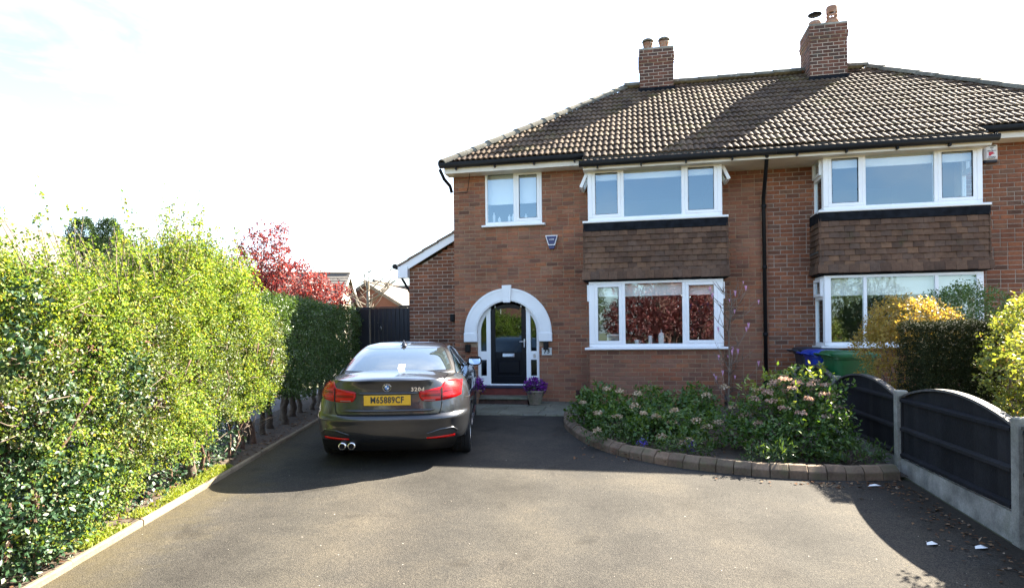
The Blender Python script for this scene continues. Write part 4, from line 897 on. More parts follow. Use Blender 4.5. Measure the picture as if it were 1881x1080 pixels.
# tail profile, half width, plan corner length by height
YR = [(.20,.16),(.30,.10),(.355,.055),(.42,.028),(.55,.012),(.60,.0),(.635,.012),(.66,.050),(.70,.052),(.80,.062),(.92,.066),(1.00,.060),(1.045,.040),(1.065,.030)]
WB = [(.20,.86),(.30,.92),(.45,.955),(.60,.965),(.72,.962),(.84,.945),(.93,.915),(1.00,.87),(1.04,.825),(1.065,.79)]
BR = [(.2,.85),(.6,.95),(.9,1.15),(1.065,1.35)]
NR = 3.4
def yfront(z): return CL - .02 - .10*abs(z-.5) - max(0, z-.62)*.55
def body_pt(ph, z, off=0.):
    """ph: plan parameter on the tail half, -pi/2 left flank .. 0 centre .. pi/2 right flank"""
    w_, b_, y0 = sm(z, WB), interp(z, BR), sm(z, YR)
    s, c = math.sin(ph), max(math.cos(ph), 0.)
    x = w_*math.copysign(abs(s)**(2/NR), s); y = y0 + b_*(1-c**(2/NR))
    if off:
        e = 1e-3; w2 = w_
        # outward normal in plan from the superellipse gradient
        gx = math.copysign(abs(x/w_)**(NR-1), x)/w_; gy = -(max(0, (y0+b_-y)/b_))**(NR-1)/b_; q = math.hypot(gx, gy) or 1
        x += off*gx/q; y += off*gy/q
    return (x, y, z)
def phi_of(x, z):
    t = min(1., abs(x)/sm(z, WB)); return math.copysign(math.asin(t**(NR/2)), x)
def arch(y):
    z = 0
    for yc in (1.02, 3.93):
        d = .372**2-(y-yc)**2
        if d > 0: z = max(z, .335+math.sqrt(d))
    return z
def ztop(y): return interp(y, [(0,1.065),(1.2,1.075),(3.0,1.06),(3.55,1.02),(4.4,.90),(4.86,.72)])
def sill(y): return interp(y, [(0,.335),(.45,.335),(.7,.26),(1.2,.22),(3.8,.2),(4.5,.22)])
zl = [.20,.26,.30,.335,.355,.38,.42,.47,.52,.56,.585,.60,.612,.635,.648,.66,.68,.72,.76,.80,.84,.88,.92,.96,1.00,1.03,1.045,1.055,1.065]
phs = []
NP_ = 60
for k in range(NP_+1):
    t = -1+2*k/NP_; phs.append(math.pi/2*math.copysign(abs(t)**.9, t))
def ring_pts(z):
    pts = [body_pt(p, z) for p in phs]
    w_ = sm(z, WB); yb = pts[-1][1]; yf = yfront(z); bf = .9
    ymid = yf-bf; nside = 22
    right = [(w_, yb+(ymid-yb)*k/nside, z) for k in range(1, nside+1)]
    fr = []
    for k in range(1, 24):
        a = math.pi/2*(1-k/12.); s, c = math.sin(a), max(math.cos(a),0)
        fr.append((w_*math.copysign(abs(s)**(2/2.7), s) if abs(s) > 1e-9 else 0., ymid+bf*c**(2/2.7), z))
    fr.append((-w_, ymid, z))
    left = [(-w_, yb+(ymid-yb)*k/nside, z) for k in range(nside-1, 0, -1)]
    full = pts + right + fr + left
    out = []
    for x, y, zz in full:
        z2 = max(zz, sill(y), arch(y) if abs(x) > .55 and y > .3 else 0); z2 = min(z2, max(ztop(y), arch(y)))
        out.append((x, y, z2))
    return out
rings = [ring_pts(z) for z in zl]
mb = MB(); nc = len(rings[0])
mb.add([p for r_ in rings for p in r_], [(i*nc+j, i*nc+(j+1)%nc, (i+1)*nc+(j+1)%nc, (i+1)*nc+j) for i in range(len(rings)-1) for j in range(nc)], True)
# deck: span across between mirrored points of the top ring
top = rings[-1]; pairs = [(j, NP_-j) for j in range(NP_//2+1)]
rightidx = list(range(NP_//2, NP_+1)) + list(range(NP_+1, NP_+1+22)) + list(range(NP_+23, NP_+23+12))
def mirror(p): return (-p[0], p[1], p[2])
rows_ = []
for j in rightidx:
    x, y, z = top[j]; row = []
    for k in range(17):
        t = -1+k/8.; cr = .030*(1-abs(t)**2.2)*min(1, abs(x)/.5)
        if y > .05: cr += .045*min(1,(y-.05)/.6)*(1-abs(t)**3)*(1 if y < 1.3 else 0)
        row.append((x*t if abs(x) > 1e-6 else 0., y, z+cr))
    rows_.append(row)
mb.grid(rows_, True)
BODY = mb.build('body', PAINT, CAR, sharp=38)
# underside
m = MB(); m.box(-.70, .70, .5, 4.6, .20, .30); m.build('underbody', GAP, CAR)
# greenhouse
ZG = [(1.04,.0),(1.445,1.)]
YGR = [(1.04,.50),(1.10,.60),(1.16,.74),(1.25,.98),(1.33,1.22),(1.375,1.40),(1.41,1.62),(1.435,1.95)]
YGF = [(1.04,3.72),(1.15,3.35),(1.25,3.03),(1.33,2.78),(1.38,2.58),(1.41,2.42),(1.435,2.15)]
WG = [(1.04,.835),(1.10,.80),(1.18,.755),(1.26,.705),(1.33,.655),(1.375,.61),(1.41,.55),(1.435,.42)]
NG = 4.6
def gh_pt(ph, z, off=0.):
    w_, y0, y1 = sm(z, WG), sm(z, YGR), sm(z, YGF); ym = (y0+y1)/2; b_ = y1-ym
    s, c = math.sin(ph), math.cos(ph)      # ph 0 = tail centre, pi = nose
    x = (w_+off)*math.copysign(abs(s)**(2/NG), s) if abs(s) > 1e-9 else 0.
    y = ym - (b_+off)*math.copysign(abs(c)**(2/NG), c) if abs(c) > 1e-9 else ym
    y += .06*(x/w_)**2*(1 if c > 0 else -1)*abs(c) 
    return (x, y, z + off*.35)
zg = [1.04,1.07,1.10,1.13,1.16,1.19,1.22,1.25,1.28,1.31,1.335,1.355,1.375,1.393,1.41,1.424,1.435]
NGP = 96; ga = [2*math.pi*k/NGP for k in range(NGP)]
# spread parameters evenly in tangent space
def gpar(k):
    t = (k/NGP)*4; q = int(t); f_ = t-q
    f_ = .5-.5*math.cos(math.pi*f_) if False else f_
    return (q+f_)*math.pi/2
gr = [[gh_pt(gpar(k), z) for k in range(NGP)] for z in zg]
m = MB(); m.add([p for r_ in gr for p in r_], [(i*NGP+j, i*NGP+(j+1)%NGP, (i+1)*NGP+(j+1)%NGP, (i+1)*NGP+j) for i in range(len(gr)-1) for j in range(NGP)], True)
tr_ = gr[-1]; half = NGP//2; rows_ = []
for j in range(0, half+1):
    x, y, z = tr_[j]; rows_.append([(x*(-1+k/6.), y, z+.012*(1-(-1+k/6.)**2)*min(1, abs(x)/.3)) for k in range(13)])
m.grid(rows_, True)
CAB = m.build('roof', PAINT, CAR, sharp=40)
def gh_patch(name, a0, a1, z0, z1, off, mat, parent, nx=24, nz=8, byx=None):
    m = MB(); P = []
    for i in range(nz+1):
        z = z0+(z1-z0)*i/nz; P.append([gh_pt(a0(z)+(a1(z)-a0(z))*k/nx, z, off) for k in range(nx+1)])
    m.grid(P, True); return m.build(name, mat, parent)
def ga_x(fr): return math.asin(fr**(NG/2))     # plan parameter where x = fr * half width, tail side
DARKIN = simple('car_cabin', (.03,.033,.036), .8)
# rear screen, with dark surround and the parcel shelf tone behind it
gh_patch('rear_screen_seal', lambda z: -ga_x(.925-.0*(z-1.1)), lambda z: ga_x(.925), 1.105, 1.378, .003, TRIMB, CAB)
m = MB()
SCR = simple('rear_screen_glass', (.03,.042,.045), .02, spec=1.); SCR.node_tree.nodes['Principled BSDF'].inputs['Coat Weight'].default_value = 1; SCR.node_tree.nodes['Principled BSDF'].inputs['IOR'].default_value = 2.0
gh_patch('rear_screen', lambda z: -ga_x(.895), lambda z: ga_x(.895), 1.125, 1.372, .007, SCR, CAB)
# parking note inside the screen
NT = MB(); zq = 1.145; pA = gh_pt(.012, zq, .012)
NT.add([gh_pt(ga_x(.045), 1.145, .010), gh_pt(ga_x(.155), 1.145, .010), gh_pt(ga_x(.155), 1.195, .010), gh_pt(ga_x(.045), 1.195, .010)], [(0,1,2,3)]); NT.build('paper_notice', simple('paper', (.8,.8,.78), .7), CAB)
# side glass each side, with bright waist trim
for s in (-1, 1):
    m = MB(); P = []
    for i in range(9):
        z = 1.075+(1.365-1.075)*i/8; y0 = sm(z, YGR)+.40+.25*(z-1.075); y1 = sm(z, YGF)-.42; ym = (sm(z,YGR)+sm(z,YGF))/2; b_ = sm(z,YGF)-ym
        row = []
        for k in range(21):
            y = y0+(y1-y0)*k/20; w_ = sm(z, WG)+.006; row.append((s*w_*(1-min(1,abs((y-ym)/b_))**NG)**(1/NG), y, z))
        P.append(row if s > 0 else row[::-1])
    m.grid(P, True); m.build('side_glass', SCR, CAB)
    t = [( (p[0]+s*.004), p[1], p[2]-.012) for p in (P[0] if s > 0 else P[0][::-1])]
    MB().tube(t, .009, 6).build('waist_trim', CHROME if False else TRIMB, CAB)
    yy = P[0][0][1]; zz = [1.075+(1.365-1.075)*i/8 for i in range(9)]
    # door pillar
    k_ = 9; MB().tube([((P[i][k_] if s > 0 else P[i][20-k_])[0]+s*.002, (P[i][k_] if s > 0 else P[i][20-k_])[1], (P[i][k_])[2]) for i in range(9)], .02, 6).build('door_pillar', TRIMB, CAB)
# shark-fin aerial
m = MB(); m.add([(-.035,1.50,1.408),(.035,1.50,1.408),(.028,1.72,1.428),(-.028,1.72,1.428),(0,1.52,1.49),(0,1.545,1.492)], [(0,1,4),(1,2,5,4),(2,3,5),(3,0,4,5)], True); m.build('roof_aerial', PAINT, CAB)
# door mirrors
for s in (-1, 1):
    m = MB(); my, mz = 3.02, 1.075
    m.tube([(s*.84,my+.03,mz-.045),(s*.90,my+.02,mz-.03)], .028, 8)
    P = []
    for a in [i*math.pi/6 for i in range(7)]:
        P.append([(s*(0.965+.115*math.copysign(abs(math.cos(t))**.6,math.cos(t))), my+.0-.02+.11*math.sin(a)*1., mz+.075*math.copysign(abs(math.sin(t))**.6,math.sin(t))*max(.02,math.cos(a-math.pi*.0) if False else 1-.75*math.sin(a))) for t in [k*math.pi/10 for k in range(21)]][:: (1 if s>0 else -1)])
    m.grid(P[:4], True); MR = m.build('door_mirror', TRIMB, CAR)
    q = [(s*(0.965+.094*math.copysign(abs(math.cos(t))**.6,math.cos(t))), my-.026+.02*math.sin(t), mz+.058*math.copysign(abs(math.sin(t))**.6,math.sin(t))) for t in [k*math.pi/10 for k in range(20)]]
    if s < 0: q = q[::-1]
    MB().add(q, [tuple(range(20))]).build('mirror_glass', simple('mirror', (.55,.62,.68), .03, 1) if s < 0 else MATS['mirror'], MR)
    q2 = [(x, y+.004, z) for x, y, z in [(s*(0.965+.114*math.copysign(abs(math.cos(t))**.6,math.cos(t))), my-.02, mz+.075*math.copysign(abs(math.sin(t))**.6,math.sin(t))) for t in [k*math.pi/10 for k in range(20)]]]
    if s < 0: q2 = q2[::-1]
    MB().add(q2, [tuple(range(20))]).build('mirror_rim', TRIMB, MR)
def patch(name, xs_, zlo, zhi, off, mat, parent, nz=8, edge=True, xedge=None):
    """panel standing proud of the tail surface: x list, lower and upper height at each x"""
    m = MB(); P = []
    for i in range(nz+1):
        row = []
        for x in xs_:
            z = zlo(x)+(zhi(x)-zlo(x))*i/nz; e = 1.
            if edge and (i in (0, nz)): e = .15
            ph = phi_of(x, z) if abs(x) < .985*sm(z, WB) else math.copysign(math.asin(min(1,.985)**(NR/2)) + (abs(x)/sm(z, WB)-.985)*4., x)
            if edge and (x in (xs_[0], xs_[-1])): e = .15
            row.append(body_pt(ph, z, off*e))
        P.append(row)
    m.grid(P, True); return m.build(name, mat, parent)
def lin(a, b, n): return [a+(b-a)*k/n for k in range(n+1)]
LENS = simple('tail_lens', (.40,.004,.006), .2, spec=.3, coat=.25); LENSD = simple('tail_lens_dark', (.10,.002,.003), .2, spec=.3, coat=.25); LENSB = simple('tail_lens_bright', (.62,.010,.010), .2, spec=.3, coat=.25)
for s in (-1, 1):
    def top_z(x): return interp(abs(x), [(.375,.925),(.40,.936),(.50,.950),(.60,.966),(.635,.972),(.64,.985),(.665,1.035),(.70,1.042),(.78,1.030),(.86,1.00),(.93,.965)])
    def bot_z(x): return interp(abs(x), [(.375,.88),(.39,.835),(.42,.815),(.50,.808),(.60,.808),(.70,.815),(.80,.83),(.88,.855),(.93,.875)])
    xs_ = [s*v for v in (.375,.382,.40,.42,.46,.50,.54,.58,.62,.638,.65,.665,.68,.70,.73,.76,.79,.81,.83,.85,.865)]
    if s < 0: xs_ = xs_[::-1]
    TL = patch('tail_light', xs_, bot_z, top_z, .016, LENS, CAR, 10)
    # dark divide and light bars
    patch('lens_divide', [s*v for v in (.625,.633,.641)][::s], lambda x: bot_z(x)+.004, lambda x: top_z(x)-.004, .019, GAP, TL, 6, False)
    for za, zb, xa, xb, mt in ((.905,.918,.41,.615,LENSB),(.872,.886,.40,.615,LENSD),(.838,.850,.42,.615,LENSB),(.950,.964,.655,.82,LENSB),(.915,.930,.655,.80,LENSD),(.868,.884,.655,.80,LENSB),(.99,1.02,.675,.78,LENSB)):
        xx = [s*v for v in lin(xa, xb, 8)][::s]; patch('light_bar', xx, lambda x: za, lambda x: zb, .0195, mt, TL, 2, False)
    patch('reversing_lamp', [s*v for v in lin(.43,.56,6)][::s], lambda x: .818, lambda x: .832, .0195, simple('clear_lens', (.26,.10,.10), .3) if s < 0 else MATS['clear_lens'], TL, 2, False)
    patch('rear_reflector', [s*v for v in lin(.46,.79,12)][::s], lambda x: .360, lambda x: .380+.014*(abs(x)-.46)/.33, .008, LENSB, CAR, 3)
    # flat dark patch, a recess's shade put into its colour; then the strake
    patch('recess_shade', [s*v for v in lin(.50,.80,12)][::s], lambda x: .397, lambda x: interp(abs(x), [(.5,.41),(.62,.455),(.76,.46),(.8,.43)]), .002, simple('bumper_shadow', (.02,.02,.02), .6) if s < 0 else MATS['bumper_shadow'], CAR, 5, False)
    patch('bumper_strake', [s*v for v in lin(.46,.82,14)][::s], lambda x: interp(abs(x), [(.46,.42),(.62,.458),(.76,.465),(.82,.42)]), lambda x: interp(abs(x), [(.46,.432),(.62,.482),(.77,.49),(.82,.445)]), .014, PAINT, CAR, 4)
# boot-lid shut line
def gapline(pts, r_=.005, name='shut_line', mat=None): MB().tube(pts, r_, 5).build(name, mat or GAP, BODY)
def tp(x, z, off=.0): return body_pt(phi_of(x, z), z, off)
low = [tp(x, .657, .003) for x in lin(-.60,.60,24)]
gapline(low, .008)
for s in (-1, 1):
    gapline([tp(s*.60,.657,.002),tp(s*.628,.69,.002),tp(s*.638,.75,.002),tp(s*.640,.80,.002)], .006)
    gapline([tp(s*.655,1.045,.002),tp(s*.68,1.075,.002),(s*.70,.30,1.103),(s*.72,.52,1.115)], .004)
# bumper to body join and crease
for s in (-1, 1): gapline([body_pt(s*(1.15+.42*k/10), .80-.01*k/10*3, .001) for k in range(11)], .003)
# plate recess, plate, emblem, badge
patch('plate_recess', lin(-.36,.36,16), lambda x: .745, lambda x: .915 - .02*(abs(x)/.36)**4, -.0, simple('recess_paint', (.035,.034,.033), .35, .5), BODY, 4, False) if False else None
m = MB(); yb = sm(.915, YR)-.012; m.tube([tp(x,.912,.010) for x in lin(-.37,.37,14)], [.004]+[.014]*13+[.004], 8); m.build('boot_handle', PAINT, BODY)
m = MB(); m.tube([tp(x,.706,.006) for x in lin(-.56,.56,18)], [.002]+[.016]*17+[.002], 8); m.build('boot_lip', PAINT, BODY)
PLT = simple('yellow_plate', (.78,.44,.03), .35, noise_amt=.08, noise_scale=12)
py = sm(.83, YR)-.016
NPL = MB().bbox(-.277, .277, py, py+.02, .770, .892, .004).build('registration_plate', PLT, CAR)
put_text('plate_lettering', 'M65889CF', .098, DARKT, (0, py-.002, .833), NPL, ext=.001, sp=1.08, scale=(.86,1.08,1), bold=.0022)
EMB = MB().lathe([(0,.008),(.028,.007),(.03,.005)], 24).build('boot_emblem', None, CAR)
EMB.data.materials.append(simple('emblem_white', (.75,.78,.8), .25)); ey = sm(.985, YR)-.003
EMB.location = (0, ey, .985); EMB.rotation_euler = (math.pi/2, 0, 0)
blue = simple('emblem_blue', (.05,.18,.45), .25)
for q in (0, 2):
    a0 = math.pi/2*q; pts = [(0,0,.0092)] + [(.026*math.cos(a0+math.pi/2*k/6), .026*math.sin(a0+math.pi/2*k/6), .0092) for k in range(7)]
    MB().add(pts, [(0,k,k+1) for k in range(1,7)]).build('emblem_quarter', blue, EMB)
MB().lathe([(.028,.009),(.030,.0105),(.046,.0105),(.047,.004),(.047,0)], 28).build('emblem_ring', TRIMB, EMB)
MB().lathe([(.046,.0105),(.0475,.0115),(.049,.0105),(.049,0)], 28).build('emblem_rim', CHROME, EMB)
for s_, a in (('B', 2.36), ('M', 1.57), ('W', .78)):
    put_text('emblem_letter', s_, .019, CHROME, (.037*math.cos(a), .037*math.sin(a), .011), EMB, rot=(0,0,a-math.pi/2), ext=.0006)
bx = .36; by = tp(bx, .955)[1]-.003
put_text('model_badge', '320d', .062, CHROME, (bx, by-.002, .955), CAR, rot=(math.pi/2, 0, .11), ext=.003, sp=1.15, scale=(1.15,1,1), bold=.0015)
# lower valance, exhaust
m = MB(); P = []
for z, y, w_ in ((.356,.06,.82),(.32,.08,.81),(.25,.13,.78),(.20,.20,.74)):
    P.append([(w_*t, y+.14*abs(t)**4, z) for t in lin(-1,1,20)])
m.grid(P[::-1], True); m.build('rear_valance', simple('valance_black', (.009,.009,.009), .5), CAR)
for x in (-.545,-.435):
    m = MB(); m.lathe([(.034,0),(.046,0),(.046,.16),(.034,.16),(.034,0)], 20); e = m.build('exhaust_tip', CHROME, CAR); e.location = (x, .02, .288); e.rotation_euler = (-math.pi/2, 0, 0)
    e.location.y = .055
    d = MB().lathe([(0,.03),(.034,.03)], 16).build('exhaust_bore', GAP, e)
# wheels
def wheel(x, y, s):
    W = empty('wheel', (x, y, .335), parent=CAR)
    m = MB(); pr = [(.24,-.12),(.30,-.125),(.325,-.115),(.335,-.09),(.335,.09),(.325,.115),(.30,.125),(.24,.12)]; m.lathe([(r_, z) for r_, z in pr], 40)
    for k in (-.055, 0., .055): m.lathe([(.3355,k-.008),(.337,k-.007),(.337,k+.007),(.3355,k+.008)], 40)
    t = m.build('tyre', TYRE, W); t.rotation_euler = (0, math.pi/2, 0)
    m = MB(); m.lathe([(.235,-.11),(.24,-.12),(.225,-.10),(.22,.06),(.225,.11),(.24,.118),(.235,.11)], 36); m.lathe([(0,.085),(.05,.09),(.06,.07)], 16)
    for k in range(5):
        a = k*2*math.pi/5
        for da in (-.12,.12): m.tube([(.04*math.cos(a),.04*math.sin(a),.08),(.225*math.cos(a+da),.225*math.sin(a+da),.095)], [.022,.014], 6)
    rimo = m.build('rim', ALLOY, W); rimo.rotation_euler = (0, s*math.pi/2, 0)
    m = MB(); m.lathe([(0,.02),(.16,.02),(.16,0),(0,0)], 24); d = m.build('brake_disc', STEEL, W); d.rotation_euler = (0, s*math.pi/2, 0)
for s in (-1, 1):
    wheel(s*.835, 1.02, s); wheel(s*.83, 3.93, s)
m = MB(); m.tube([(-.8,1.02,.33),(.8,1.02,.33)], .05, 8); m.tube([(-.8,3.93,.33),(.8,3.93,.33)], .05, 8); m.build('axles', GAP, CAR)
for s in (-1, 1):
    for y in (1.02, 3.93): MB().box(s*.62, s*.705, y-.72, y+.42, .23, .72).build('arch_liner', GAP, CAR)
# door handles and shut lines on the flank
for s in (-1, 1):
    for y in (1.55, 2.55):
        w_ = sm(.93, WB); MB().tube([(s*(w_-.01),y,.93),(s*(w_+.03),y+.03,.935),(s*(w_+.03),y+.18,.935),(s*(w_-.01),y+.21,.93)], .013, 6).build('door_handle', PAINT, CAR)
    for y in (1.45+.0, 2.42, 3.45):
        gapline([(s*(sm(z, WB)+.001), y-(.10*max(0,(.75-z)) if y < 1.6 else 0)*-1, z) for z in lin(.34 if y > 2 else .74, 1.06, 10)], .004)
    MB().tube([(s*(.935),1.5,.26),(s*.94,3.5,.25)], .03, 6).build('side_skirt', PAINT, CAR)
# ------------------------------------------------------------------ plants
def unit(a): return a/np.maximum(np.linalg.norm(a, axis=-1, keepdims=True), 1e-9)
def leaf_mesh(name, C, T, N, Ln, Wd, mat, fold=.18, bend=0.):
    """kite-shaped folded leaves: base C, tip direction T, face normal N"""
    T = unit(T); B = unit(np.cross(N, T)); N = np.cross(T, B); n = len(C)
    Ln = Ln[:, None]; Wd = Wd[:, None]
    mid = C + T*Ln*.45
    V = np.empty((n, 4, 3)); V[:,0] = C; V[:,1] = mid + B*Wd*.5 + N*Wd*fold; V[:,2] = C + T*Ln - N*Ln*bend; V[:,3] = mid - B*Wd*.5 + N*Wd*fold
    me = bpy.data.meshes.new(name); me.vertices.add(n*4); me.vertices.foreach_set('co', V.reshape(-1).astype(np.float32))
    idx = (np.arange(n)*4)[:, None] + np.array([0,1,2,0,2,3])[None]; me.loops.add(n*6); me.loops.foreach_set('vertex_index', idx.reshape(-1).astype(np.int32))
    me.polygons.add(n*2); me.polygons.foreach_set('loop_start', (np.arange(n*2)*3).astype(np.int32)); me.polygons.foreach_set('loop_total', np.full(n*2, 3, np.int32))
    me.materials.append(mat); me.update(); me.validate(); return me
def rnd_dir(n): return unit(rng.normal(size=(n, 3)))
def fnoise(P, sc, seed=0.):
    """cheap smooth noise in [-1,1] from a few sine waves"""
    r_ = np.random.default_rng(abs(int(seed*10))+3); out = np.zeros(len(P)); amp = 1.; tot = 0
    for o_ in range(3):
        for _ in range(3):
            k = r_.normal(size=3)*sc*(2**o_)*2.2; out += amp*np.sin(P @ k + r_.uniform(0, 6.28)); tot += amp*.7
        amp *= .55
    return out/tot
def foliage(name, parent, centres, outward, per, length, leaf, mat, upb=.5, spread=.9, wr=.55, face=.7, jitter=.02):
    """sprays of leaves: each centre carries a short shoot with `per` leaves"""
    n = len(centres); d = unit(outward*.7 + np.array([0,0,upb]) + rnd_dir(n)*.6)
    t = rng.uniform(0, 1, (n, per)); L_ = length*rng.uniform(.6, 1.3, (n, 1))
    C = centres[:,None,:] + d[:,None,:]*(t*L_)[:,:,None] + rng.normal(size=(n, per, 3))*jitter
    T = unit(d[:,None,:]*.6 + rng.normal(size=(n, per, 3))*spread)
    Nn = unit(outward[:,None,:]*face + np.array([0,0,.6]) + rng.normal(size=(n, 1, 3))*.5 + rng.normal(size=(n, per, 3))*.32)
    C, T, Nn = C.reshape(-1,3), T.reshape(-1,3), Nn.reshape(-1,3)
    Ln = leaf*rng.uniform(.6, 1.25, len(C))
    return link(name, leaf_mesh(name, C, T, Nn, Ln, Ln*wr*rng.uniform(.8,1.2,len(C)), mat), parent)
def ellipsoid_pts(n, c, r_, seed=0., nz=.22, sc=1.6, depth_=.28, zmin=None, hole=.0):
    d = rnd_dir(n); P0 = d*np.array(r_); q = 1 + nz*fnoise(P0, sc, seed) - np.abs(rng.normal(0, depth_, n))*.8
    P = P0*q[:,None] + np.array(c)
    if hole: k = fnoise(P0, sc*2.2, seed+5) > -1+hole; P, d = P[k], d[k]
    if zmin is not None: k = P[:,2] > zmin; P, d = P[k], d[k]
    return P, unit(d/np.array(r_))
def wobbly(p0, p1, n=6, amp=.03):
    p0, p1 = Vector(p0), Vector(p1); return [p0.lerp(p1, k/n) + Vector((random.uniform(-amp,amp), random.uniform(-amp,amp), 0))*(0 < k < n) for k in range(n+1)]
def branchy(m, base, tips, r0=.05, r1=.008, amp=.04):
    for t in tips:
        b = Vector(base); e = Vector(t); mid = b.lerp(e, .45) + Vector((random.uniform(-amp,amp)*2, random.uniform(-amp,amp)*2, (e-b).length*.06))
        pts = [b, b.lerp(mid, .5), mid, mid.lerp(e, .5)+Vector((random.uniform(-amp,amp),random.uniform(-amp,amp),0)), e]
        m.tube(pts, [r0, r0*.75, r0*.55, r0*.35, r1], 6)
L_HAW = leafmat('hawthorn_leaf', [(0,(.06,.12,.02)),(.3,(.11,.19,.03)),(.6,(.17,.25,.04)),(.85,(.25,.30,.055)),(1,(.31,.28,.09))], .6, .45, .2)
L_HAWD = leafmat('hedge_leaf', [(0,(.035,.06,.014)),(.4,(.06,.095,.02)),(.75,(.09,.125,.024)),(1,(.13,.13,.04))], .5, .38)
L_HOLLY = leafmat('holly_leaf', [(0,(.012,.032,.014)),(.5,(.022,.055,.022)),(.9,(.035,.075,.028)),(1,(.10,.12,.05))], .42, .08, .3)
L_PRIV = leafmat('privet_leaf', [(0,(.03,.065,.015)),(.5,(.055,.105,.022)),(1,(.09,.145,.03))], .42, .3)
L_HYD = leafmat('hydrangea_leaf', [(0,(.035,.09,.016)),(.5,(.065,.135,.025)),(1,(.13,.21,.04))], .4, .35)
L_HYDY = leafmat('young_leaf', [(0,(.16,.24,.04)),(1,(.26,.30,.06))], .45, .4)
L_DRY = leafmat('dried_bloom', [(0,(.34,.25,.16)),(.5,(.48,.38,.26)),(1,(.58,.48,.36))], .85, .3, .1, (1,.9,.7))
L_DRYP = leafmat('dried_bloom_pink', [(0,(.36,.21,.16)),(.5,(.5,.34,.27)),(1,(.6,.46,.37))], .85, .3, .1, (1,.9,.75))
L_RED = leafmat('red_leaf', [(0,(.085,.018,.022)),(.4,(.16,.034,.036)),(.8,(.24,.065,.06)),(1,(.30,.12,.085))], .45, .4, .5, (1.3,.75,.6))
L_CON = leafmat('conifer_spray', [(0,(.02,.045,.014)),(.5,(.038,.075,.02)),(1,(.075,.12,.03))], .7, .1, .2)
L_YEW = leafmat('yew_leaf', [(0,(.014,.020,.008)),(.6,(.024,.032,.011)),(1,(.045,.050,.016))], .75, .06, .12)
L_ACER = leafmat('acer_leaf', [(0,(.26,.20,.045)),(.5,(.35,.27,.06)),(.85,(.42,.33,.08)),(1,(.40,.20,.07))], .5, .45, .4, (1.2,1,.5))
L_GRN = leafmat('box_leaf', [(0,(.05,.10,.025)),(.5,(.08,.15,.035)),(1,(.13,.2,.05))], .4, .3)
L_YEL = leafmat('golden_leaf', [(0,(.11,.155,.03)),(.5,(.20,.235,.045)),(.9,(.30,.31,.07)),(1,(.33,.19,.08))], .45, .42)
L_PURP = leafmat('purple_petal', [(0,(.10,.008,.16)),(.5,(.17,.015,.26)),(1,(.28,.05,.38))], .5, .35, .4, (1.1,.7,1.2))
L_MAG = leafmat('magnolia_petal', [(0,(.52,.22,.44)),(.6,(.66,.38,.58)),(1,(.78,.6,.72))], .45, .4, .4, (1.1,.8,1.1))
L_DEAD = leafmat('dead_leaf', [(0,(.06,.03,.018)),(.5,(.12,.065,.036)),(.85,(.2,.125,.07)),(1,(.33,.26,.19))], .85, .1, .1)
L_MOSS = leafmat('moss_grass', [(0,(.12,.17,.02)),(.5,(.19,.24,.03)),(1,(.27,.3,.05))], .7, .35)
L_BLUE = leafmat('bluebell_petal', [(0,(.09,.06,.42)),(1,(.16,.12,.55))], .5, .3, .3, (1,.9,1.2))

# ---- hedge along the left of the drive
def hedge_pts(n, y0, y1, topz, botz, front=.0, thick=.95, seed=1., bulge=.10, back=.12, dep=.10, fine=0.):
    """points on the drive face, the top, the near end and a little of the back of a hedge that follows the kerb line"""
    y = rng.uniform(y0, y1, n); zt = topz(y); zb = botz(y); hgt = zt-zb; u = rng.uniform(0, 1, n)
    wt = thick/(thick+hgt*(1+back)); wf = hgt/(thick+hgt*(1+back))
    isf = u < wf; ist = (~isf) & (u < wf+wt); isb = ~(isf | ist)
    v = rng.uniform(0, 1, n); kx = -3.28-.222*y + front
    X = np.where(isf, kx, np.where(ist, kx-thick*v, kx-thick)); Z = np.where(ist, zt, zb+hgt*v)
    O = np.zeros((n,3)); O[:,0] = np.where(isf, 1, np.where(isb, -1, 0)); O[:,2] = np.where(ist, 1, 0)
    O[:,1] = np.where(isf, .222, 0)
    # round the shoulder
    e = np.clip((Z-(zt-.25))/.25, 0, 1); X = np.where(isf, X-.12*e**2, X); O[:,2] += np.where(isf, e*.7, 0)
    # face leans inward below
    P = np.stack([X, y, Z], 1); q = fnoise(P, 1.3, seed)*bulge + fnoise(P, 3.6, seed+2)*bulge*.6 + fine*np.minimum(fnoise(P, 4.6, seed+4)*1.3, .18) - fine*1.5*(fnoise(P, 3.1, seed+6) < -.42) - np.abs(rng.normal(0, dep, n))
    P = P + unit(O)*q[:,None]; return P, unit(O)
HG = root('clipped_hedge', (kerb_x(10.5)-.6, 10.5, gz(10.5)), 'dense clipped privet hedge running back to the black gate', 'hedge')
far_top = lambda y: 2.40 + .0*y; far_bot = lambda y: .03*y + .52 + .10*np.sin(y*2.3)
P, O = hedge_pts(8200, 7.9, 14.15, far_top, far_bot, -.16, .95, 3., .055, .2, .09)
foliage('foliage', HG, P, O, 8, .09, .036, L_PRIV, .35, .9, .62, .7, .02)
P, O = hedge_pts(5000, 7.9, 14.15, lambda y: far_top(y)-.2, far_bot, -.42, .5, 4., .1, .3, .1)
foliage('inner_foliage', HG, P, O, 7, .1, .05, L_PRIV, .2, 1., .6, .5, .03)
